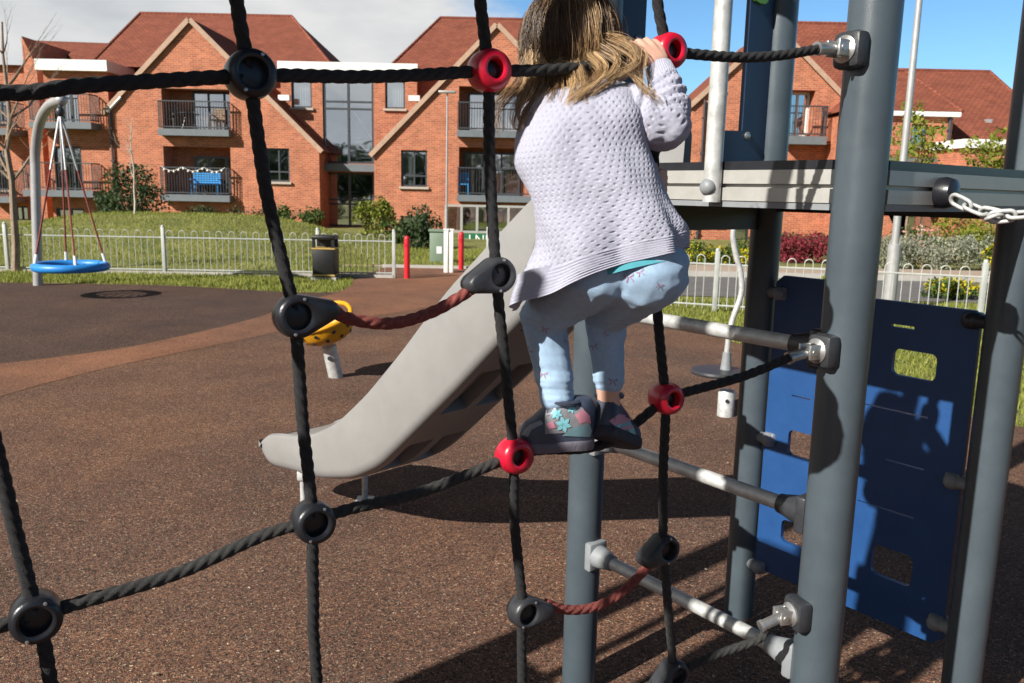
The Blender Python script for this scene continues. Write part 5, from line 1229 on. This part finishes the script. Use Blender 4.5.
# shoes
def shoe(heel, toe, upv, L, name, sole_m, upper_m, k=1.0, hi=False):
    heel = V(heel); toe = V(toe); t = (toe - heel).normalized(); s_ = t.cross(upv).normalized(); n = s_.cross(t).normalized()
    X = [0, .015, .06, .14, .25, .36, .46, .58, .70, .82, .92, .975, 1.0]; HW = [.010, .019, .0265, .029, .029, .0285, .029, .0305, .032, .0315, .0265, .017, .007]; HT = [.058, .073, .084, .087, .086, .079, .068, .056, .048, .043, .037, .029, .018]
    HT = [h_ * .84 for h_ in HT]
    if hi: HT = [.062, .078, .086, .089, .090, .090, .089, .083, .064, .046, .037, .029, .018]
    mb = MB(); rows = []; seg = 18
    for x, hw, ht in zip(X, HW, HT):
        r_ = []
        for i in range(seg + 1):
            a = math.pi * i / seg; cx = math.cos(a); sy = math.sin(a); p = .62
            r_.append(heel + t * (x * L) + s_ * (hw * k * math.copysign(abs(cx) ** p, cx) * (1 - .28 * sy ** 2 * (1 if x < .45 else .4))) + n * (ht * k * sy ** p))
        rows.append(r_)
    m_ = seg + 1; mb.add([p for r_ in rows for p in r_], [(i * m_ + j, i * m_ + j + 1, (i + 1) * m_ + j + 1, (i + 1) * m_ + j) for i in range(len(X) - 1) for j in range(seg)] + [tuple(range(m_)), tuple(reversed(range((len(X) - 1) * m_, len(X) * m_)))])
    o = mb.build(name, upper_m, kid, True, ang=70); bvh = BVHTree.FromPolygons([tuple(v) for v in mb.v], mb.f)
    sb_ = MB(); lv = []
    for (hh, gr) in ((-.016, -.001), (-.0145, .002), (-.004, .0035), (.004, .0025), (.006, 0)):
        ring = [heel + t * (x * L + (-.003 if x == 0 else 0) + (.003 if x == 1 else 0)) + s_ * ((hw * k) + gr) for x, hw in zip(X, HW)] + [heel + t * (x * L + (.003 if x == 1 else 0)) - s_ * ((hw * k) + gr) for x, hw in reversed(list(zip(X, HW)))]
        lv.append([p + n * hh for p in ring])
    nn = len(lv[0]); sb_.add([p for r_ in lv for p in r_], [(i * nn + j, i * nn + (j + 1) % nn, (i + 1) * nn + (j + 1) % nn, (i + 1) * nn + j) for i in range(len(lv) - 1) for j in range(nn)] + [tuple(range(nn)), tuple(reversed(range((len(lv) - 1) * nn, len(lv) * nn)))])
    sb_.build('sole', sole_m, o, True, ang=50)
    c = MB(); cc = [heel + t * (L * ((.44 if hi else .19) + (.2 if hi else .17) * math.cos(a))) + s_ * (.024 * k * math.sin(a)) + n * ((.083 if hi else .072) * k + .003 * math.cos(a)) for a in [i * math.pi / 14 for i in range(28)]]
    c.tube(cc, .006, 8, closed=True); c.build('collar', M_shoe, o)
    return o, bvh
def patch(px_poly, bvh, m, parent, name, off=.0012, sub=3):
    poly = [V((a, b, 0)) for a, b in px_poly]; cx = sum((p for p in poly), V()) / len(poly); rim = []
    for i in range(len(poly)):
        for k in range(sub): rim.append(poly[i].lerp(poly[(i + 1) % len(poly)], k / sub))
    def hit(p):
        d = ray(p.x, p.y).normalized(); h, n_, _, _ = bvh.ray_cast(EYE, d, 10); 
        return None if h is None else h - d * off
    rings = [[hit(cx.lerp(p, f)) for p in rim] for f in (1, .66, .33)]; cc = hit(cx)
    if cc is None: return
    flat = [p for r_ in rings for p in r_]
    n = len(rim); mb = MB(); vs = [p if p is not None else cc for p in flat] + [cc]; fs = []
    ok = [p is not None for p in flat] + [True]
    for i in range(2):
        for j in range(n): f = (i * n + j, i * n + (j + 1) % n, (i + 1) * n + (j + 1) % n, (i + 1) * n + j); fs.append(f)
    for j in range(n): fs.append((2 * n + j, 2 * n + (j + 1) % n, 3 * n))
    fs = [f for f in fs if all(ok[i] for i in f)]
    if not fs: return
    mb.add(vs, fs); return mb.build(name, m, parent, True, ang=80)
up_v = V((.02, -.10, 1)).normalized()
lh, ltoe = P(592, 437, 1.612), P(519, 441, 1.575)
shL, bvL = shoe(lh, ltoe, V((.05, -.12, 1)), (ltoe - lh).length, 'shoe', M_sole, M_shoe, hi=True)
rh_, rtoe = P(600, 428, 1.585), P(634, 443, 1.70)
shR, bvR = shoe(rh_, rtoe, V((-.12, .12, 1)), .145, 'shoe', M_soled, M_shoe)
def star(cx, cy, r, bvh, parent, m=M_cyan):
    for k in range(6):
        a = math.radians(60 * k + 15); p = V((math.cos(a), math.sin(a))); w_ = V((-p.y, p.x)) * r * .19
        patch([(cx + w_.x, cy + w_.y), (cx + p.x * r * .6 + w_.x * 1.3, cy + p.y * r * .6 + w_.y * 1.3), (cx + p.x * r, cy + p.y * r), (cx + p.x * r * .6 - w_.x * 1.3, cy + p.y * r * .6 - w_.y * 1.3), (cx - w_.x, cy - w_.y)], bvh, m, parent, 'flower_print', .0022, 2)
patch([(548, 402), (570, 402), (583, 408), (590, 420), (588, 432), (545, 434), (545, 415)], bvL, M_shoeg, shL, 'side_panel', .001)
patch([(575, 415), (583, 409), (590, 416), (591, 424), (586, 422), (580, 424)], bvL, M_pink, shL, 'heel_patch', .0018)
patch([(562, 436), (572, 428), (590, 424), (592, 431), (590, 437)], bvL, M_tealsh, shL, 'heel_patch', .0018)
patch([(546, 424), (553, 421), (556, 428), (549, 429)], bvL, M_pink, shL, 'side_patch', .002)
patch([(521, 434), (529, 425), (541, 420), (543, 424), (531, 430), (528, 437)], bvL, M_shoeg, shL, 'toe_patch', .0018)
for x, y, r in ((556.5, 414, 6.2), (571.5, 408.5, 5.2), (563.5, 424.5, 8.5)): star(x, y, r, bvL, shL)
patch([(609, 421), (619, 414), (630, 416), (631, 421), (615, 426)], bvR, M_pink, shR, 'heel_patch', .0014); patch([(611, 427), (630, 421), (633, 427), (614, 433)], bvR, M_tealsh, shR, 'heel_patch', .0014)
patch([(605, 437), (616, 433), (634, 428), (636, 435), (608, 442)], bvR, M_tealsh, shR, 'side_patch', .0014); patch([(607, 436), (620, 431), (634, 428), (633, 425), (617, 429)], bvR, M_pink, shR, 'side_patch', .0018)
# little bow prints on the leggings
bvG = BVHTree.FromPolygons([tuple(V(v.co) + root_loc(lg_o)) for v in me.vertices], [tuple(f.vertices) for f in me.polygons])
def bow(cx, cy, r, a=0):
    ca, sa = math.cos(a), math.sin(a)
    for sg in (-1, 1):
        pts = [(0, 0), (sg * r, -r * .55), (sg * r * .8, 0)]; patch([(cx + x * ca - y * sa, cy + x * sa + y * ca) for x, y in pts], bvG, M_print, lg_o, 'bow_print', .0012, 2)
        pts = [(0, 0), (sg * r * .35, r * .1), (sg * r * .75, r * .9), (sg * r * .55, r * .95)]; patch([(cx + x * ca - y * sa, cy + x * sa + y * ca) for x, y in pts], bvG, M_print, lg_o, 'bow_print', .0012, 2)
for x, y, r, a in ((629, 277, 5.5, -.2), (640, 272, 4.5, -.4), (529, 350, 4.5, .9), (545, 329, 4, .3), (543, 374, 4.5, .1), (594, 346, 4, -.3), (613, 381, 5, .1), (566, 341, 3, .5), (660, 285, 4, .3), (606, 334, 3.5, 1.)): bow(x, y, r, a)
# socks at the ankle
for a, r in ((AL, .026),):
    mb = MB(); mb.tube([a + V((0, 0, -.022)), a + V((0, 0, .0))], [r, r], 20, False); mb.build('sock', M_teal, kid)
# teal shirt
def loft_rings(secs, NU, NV):
    """secs: (Lpx, Rpx, Y, depth_radius, back_lift) -> dense interpolated rings; returns rows of points and (u,v) metres"""
    cen = []; hv = []; dr = []; lf = []
    for (l, r, Y, d, lift) in secs:
        a = P(l[0], l[1], Y); b = P(r[0], r[1], Y); cen.append((a + b) / 2); hv.append((b - a) / 2); dr.append(d); lf.append(lift)
    cs = spline(cen, NV); hs_ = spline(hv, NV); ds = [p.x for p in spline([V((d, l, 0)) for d, l in zip(dr, lf)], NV)]; ls = [p.y for p in spline([V((d, l, 0)) for d, l in zip(dr, lf)], NV)]
    rows = []; vlen = 0; uvs = []
    for i, (c, h, d, l) in enumerate(zip(cs, hs_, ds, ls)):
        if i: vlen += (c - cs[i - 1]).length
        circ = 2 * math.pi * math.sqrt((h.length ** 2 + d ** 2) / 2); ro = []; uv = []
        for k in range(NU):
            a = 2 * math.pi * k / NU; ca, sa = math.cos(a), math.sin(a); e = .82
            pc = math.copysign(abs(ca) ** e, ca); ps = math.copysign(abs(sa) ** e, sa)
            ro.append(c + h * pc + V((0, -1, 0)) * d * ps + UZ * l * max(0, sa)); uv.append((a / (2 * math.pi) * .66, vlen))
        rows.append(ro); uvs.append(uv)
    return rows, uvs, vlen
def rows_mesh(rows, mb=None):
    mb = mb or MB(); n = len(rows[0]); mb.add([p for r in rows for p in r], [(i * n + k, i * n + (k + 1) % n, (i + 1) * n + (k + 1) % n, (i + 1) * n + k) for i in range(len(rows) - 1) for k in range(n)]); return mb
rows, _, _ = loft_rings([((550, 225), (658, 208), 1.515, .062, 0), ((556, 258), (672, 236), 1.512, .074, .004), ((562, 278), (683, 254), 1.508, .090, .018), ((574, 290), (684, 264), 1.506, .0945, .026)], 90, 8)
rows_mesh(rows).build('shirt', M_teal, kid)
# cardigan: torso and sleeves, really knitted in relief
CW, CH_ = .0122, .0100
def knit(u, v):
    r = v / CH_; u += .0016 * noise.noise(V((u * 60, v * 60, 0))); r += .16 * noise.noise(V((u * 55, v * 70, 9))); row = math.floor(r + .5); off = .5 * (row % 2); uu_ = u / CW + off; du = (uu_ - math.floor(uu_ + .5)) * CW; dv = (r - row) * CH_
    holev = -.0040 * math.exp(-((du / .00145) ** 2 + (dv / .00145) ** 2))
    r2 = v / CH_; puff = .0005 * math.cos(2 * math.pi * (uu_ - .5)) * math.cos(2 * math.pi * (r - row)) 
    return holev + puff
secs = [((571, 83), (617, 81), 1.60, .036, 0), ((556, 87), (628, 84), 1.595, .05, 0), ((534, 97), (640, 91), 1.575, .066, 0), ((520, 125), (646, 116), 1.545, .085, 0), ((515, 158), (646, 146), 1.53, .090, 0), ((525, 184), (655, 170), 1.522, .092, 0),
        ((534, 207), (666, 193), 1.518, .094, 0), ((533, 235), (678, 213), 1.512, .098, .006), ((524, 272), (688, 229), 1.508, .102, .014), ((512, 309), (689, 249), 1.505, .100, .024)]
rows, uvs, vl = loft_rings(secs, 430, 26)
for i, ro in enumerate(rows):
    for k, p in enumerate(ro):
        u, v = uvs[i][k]; c = sum((ro[0], ro[215]), V()) / 2; nrm = (p - c).normalized()
        hem = vl - v
        if hem < .047: d = .0009 * math.cos(2 * math.pi * hem / .0062) + .0008
        elif v < .03: d = .0008 * math.cos(2 * math.pi * v / .006)
        else: d = knit(u, v)
        d += noise.noise(V((p.x * 11, p.y * 11, p.z * 9))) * .009 + noise.noise(V((p.x * 22 + 3 * p.z, p.y * 20, p.z * 14))) * .0055 + .0055 * math.sin(p.x * 46 + p.z * 30 + 2 * noise.noise(p * 8)) * min(1, max(0, (v - .12) / .2))
        hk = max(0, 1 - hem / .16); fold = hk ** 1.5 * (.0055 * math.sin(k / 430 * 6.283 * 7 + 1.1) + .0035 * math.sin(k / 430 * 6.283 * 13 + 2.3))
        ro[k] = p + nrm * (d + fold) + UZ * (hk ** 2 * (.004 * math.sin(k / 430 * 6.283 * 5 + .5) + .006 * noise.noise(V((k * .02, 3, 1)))))
last = rows[-1]; c = sum(last, V()) / len(last)
rows += [[p + (c - p).normalized() * .005 - UZ * .001 for p in last], [p + (c - p).normalized() * .011 + UZ * .004 for p in last], [p + (c - p).normalized() * .015 + UZ * .05 for p in last]]
card = rows_mesh(rows)
def sleeve(pts, rad, NU=170, per=16, cuff=.028):
    pc = spline(pts, per * 2); rr = [p.x for p in spline([V((r, 0, 0)) for r in rad], per * 2)]; mbs = MB()
    T = []; n = len(pc); u = None; v = 0; rows = []; tot = sum((pc[i + 1] - pc[i]).length for i in range(n - 1))
    for i in range(n):
        t = (pc[min(n - 1, i + 1)] - pc[max(0, i - 1)]).normalized(); u = t.orthogonal().normalized() if u is None else (u - t * u.dot(t)).normalized(); w_ = t.cross(u)
        if i: v += (pc[i] - pc[i - 1]).length
        ro = []
        for k in range(NU):
            a = 2 * math.pi * k / NU; dd = u * math.cos(a) + w_ * math.sin(a); p = pc[i] + dd * rr[i]; um = a / (2 * math.pi) * .25
            d = knit(um, v) if tot - v > cuff else .0008 * math.cos(a * 40)
            g = min(1, v / .03) * min(1, max(0, (tot - v - cuff) / .02))
            d += g * (.0065 * abs(math.sin(v * 120 + 2.2 * math.cos(a) + 2 * noise.noise(p * 18))) ** 1.5 - .003 + noise.noise(p * 26) * .004)
            ro.append(p + dd * d)
        rows.append(ro)
    l = rows[-1]; c = sum(l, V()) / NU; rows += [[p + (c - p) * .12 for p in l], [p + (c - p) * .3 - (pc[-1] - pc[-2]).normalized() * .01 for p in l]]
    return rows
for sl in (sleeve([P(598, 108, 1.575), P(628, 112, 1.555), P(651, 121, 1.535), P(664, 123, 1.532), P(668, 107, 1.548), P(665, 86, 1.578), P(659, 67, 1.600)], [.040, .047, .0475, .046, .038, .030, .0235]),
           sleeve([P(565, 112, 1.58), P(545, 122, 1.59), P(552, 155, 1.65), P(575, 180, 1.695), P(605, 186, 1.71), P(632, 186, 1.706)], [.045, .044, .042, .040, .032, .024], 90, 8)):
    rows_mesh(sl, card)
card.build('cardigan', M_knit, kid, True, ang=75)
# hair
mh, nth, bh = newmat('hair'); Lh = nth.links
at = N(nth, 'ShaderNodeAttribute'); at.attribute_name = 'tone'
rh = ramp(nth, [(0, (.045, .027, .017)), (.33, (.15, .085, .043)), (.62, (.40, .25, .12)), (1, (.74, .52, .28))]); Lh.new(at.outputs['Fac'], rh.inputs['Fac']); Lh.new(rh.outputs['Color'], bh.inputs['Base Color'])
bh.inputs['Roughness'].default_value = .42; bh.inputs['Specular IOR Level'].default_value = .6
hair = MB(); tones = []
def strand(pts, r, tone):
    n0 = len(hair.v); m = len(pts); rs = [r * (1 - .65 * (i / (m - 1)) ** 2) for i in range(m)]; hair.tube(pts, rs, 3, False); tones.extend([tone] * (len(hair.v) - n0))
def lock(pts, n, spread, tone, r=.00085, taper=.35, sub=4, curl=0):
    base = spline(pts, sub); m = len(base)
    for _ in range(n):
        o = V((random.gauss(0, 1), random.gauss(0, 1), random.gauss(0, 1))) * spread; ph = ru(0, 6.28); tn = min(1, max(0, tone + random.gauss(0, .2))); out = []; k1 = ru(.7, 1.0); fz = ru(.6, 1.5)
        for i, p in enumerate(base):
            t = i / (m - 1); 
            if t > k1: break
            k = 1 - (1 - taper) * t; wv = V((math.sin(t * 7 * fz + ph), math.cos(t * 6 * fz + ph), math.sin(t * 5 + ph))) * spread * (.35 + .5 * curl) * t
            out.append(p + o * k + wv)
        if len(out) > 2: strand(out, r * ru(.7, 1.3), tn)
hrx, hry, hrz = .083, .096, .100
def surf(az, el, k=1.0):
    return HC + V((math.cos(el) * math.sin(az) * hrx, -math.cos(el) * math.cos(az) * hry, math.sin(el) * hrz)) * k
# az: 0 = toward the camera, +90 = right; face is away from the camera
fa_ = math.atan2(FD.x, -FD.y)
for gi in range(330):
    az = ru(-math.pi, math.pi); da = abs((az - fa_ + math.pi) % (2 * math.pi) - math.pi)
    if da < .75: continue
    el0 = ru(.55, 1.5) if rnd() < .75 else ru(.1, .6); el1 = ru(-.75, -.35); pts = [surf(az + ru(-.05, .05), el0, 1.0)]; kk = ru(.97, 1.06)
    for j in range(1, 5): pts.append(surf(az + ru(-.05, .05) + .03 * j, el0 + (el1 - el0) * j / 4, kk + .01 * j))
    e = pts[-1]; drop = ru(.02, .10); out = V((math.sin(az), -math.cos(az), 0)); k = ru(-.012, .014)
    side = V((math.cos(az), math.sin(az), 0)) * random.gauss(0, .012)
    pts.append(e + V((0, 0, -drop * .5)) + out * .004 + side * .5); pts.append(e + V((0, 0, -drop)) + out * k + side); pts.append(e + V((0, 0, -drop * 1.12)) + out * (k + ru(-.008, .02)) + side * 1.8)
    # blonde streak down the middle, darker to the left
    a = az; streak = math.exp(-((a - .26) / .20) ** 2); tone = .20 + .66 * streak + random.gauss(0, .10) + (.14 if a > .6 else 0) - (.05 if a < -.2 else 0)
    lock(pts, 30, .0058, tone, .00042, .65, 3)
explicit = [
 ([(532, 55, 1.60), (529, 85, 1.575), (519, 106, 1.545), (518, 122, 1.53), (527, 126, 1.525), (534, 117, 1.53)], 42, .0045, .62),
 ([(530, 62, 1.61), (520, 86, 1.60), (508, 97, 1.59), (499, 108, 1.585), (497, 124, 1.58), (504, 138, 1.58)], 34, .0042, .34),
 ([(536, 60, 1.60), (538, 84, 1.565), (531, 104, 1.53), (521, 118, 1.515), (524, 128, 1.51)], 36, .005, .55),
 ([(546, 62, 1.59), (545, 86, 1.555), (538, 102, 1.52), (533, 116, 1.50)], 30, .005, .45),
 ([(556, 60, 1.57), (557, 84, 1.54), (554, 98, 1.51), (551, 108, 1.497)], 26, .0042, .30),
 ([(566, 64, 1.56), (570, 84, 1.53), (566, 100, 1.497), (563, 112, 1.487), (566, 120, 1.485)], 30, .0036, .72),
 ([(576, 62, 1.555), (584, 80, 1.525), (580, 96, 1.495), (583, 108, 1.485), (590, 113, 1.483)], 26, .0030, .6),
 ([(590, 55, 1.56), (602, 68, 1.53), (596, 82, 1.505), (582, 92, 1.49), (571, 101, 1.483), (567, 114, 1.48)], 30, .0036, .78),
 ([(600, 48, 1.57), (618, 60, 1.545), (612, 76, 1.52), (598, 86, 1.50), (588, 96, 1.488)], 30, .0042, .70),
 ([(606, 40, 1.58), (628, 50, 1.565), (636, 64, 1.555), (624, 74, 1.53), (606, 80, 1.515)], 30, .0045, .66),
 ([(602, 38, 1.585), (622, 43, 1.58), (640, 52, 1.572), (640, 70, 1.555), (646, 86, 1.53), (658, 100, 1.50)], 22, .0036, .6),
 ([(608, 52, 1.57), (626, 68, 1.55), (638, 82, 1.525), (650, 96, 1.50), (662, 106, 1.488)], 20, .0034, .55),
 ([(596, 45, 1.58), (606, 36, 1.575), (624, 40, 1.57), (634, 48, 1.566), (638, 60, 1.56)], 14, .003, .75),
 ([(540, 58, 1.58), (548, 70, 1.56), (562, 62, 1.55), (572, 70, 1.545)], 16, .003, .7)]
for pts, n, spd, tone in explicit:
    for _ in range(10):
        o = V((random.gauss(0, 1), random.gauss(0, .6), random.gauss(0, 1))) * spd * 1.25; ph = ru(0, 6.28); fq = ru(5, 9); am = ru(.004, .011); base = [P(*p) for p in pts]; m = len(base); k1 = ru(.75, 1.0)
        q_ = [p + o * (1 - .25 * i / (m - 1)) + V((math.sin(fq * i / (m - 1) + ph), .5 * math.cos(fq * i / (m - 1) + ph), .6 * math.sin(fq * .8 * i / (m - 1) + ph + 1))) * am * (i / (m - 1)) for i, p in enumerate(base)]
        lock(q_, max(6, int(n * .36)), spd * ru(.25, 1.0), min(1, tone + .06 + random.gauss(0, .2)), .0003, .7, 6, .8)
# loose flyaway hairs
for _ in range(320):
    az = ru(-1.7, 1.7); p0 = surf(az, ru(-.2, 1.1), 1.02); d = V((math.sin(az), -math.cos(az) * .5, 0)); p1 = p0 + d * ru(.005, .015) + V((0, 0, -.03)); p2 = p1 + d * random.gauss(.006, .014) + V((0, 0, -ru(.02, .06))); strand(spline([p0, p1, p2], 4), .00045, ru(.4, .9))
ho = hair.build('hair', mh, kid, False)
ca_ = ho.data.attributes.new('tone', 'FLOAT', 'POINT'); ca_.data.foreach_set('value', tones)
for f in ho.data.polygons: f.use_smooth = True
mb = MB(); mb.ball(HC + V((.0, -.008, .006)), 1, 36, 24, (hrx - .003, hry - .006, hrz - .003)); cap = remeshed(mb, .006, 1)
nv = [v - FD * max(0, (v - HC).dot(FD) - .045) * 1.0 for v in cap.v]; cap.v = nv
co_ = cap.build('hair_cap', mh, ho, True); a_ = co_.data.attributes.new('tone', 'FLOAT', 'POINT'); a_.data.foreach_set('value', [.2] * len(co_.data.vertices))
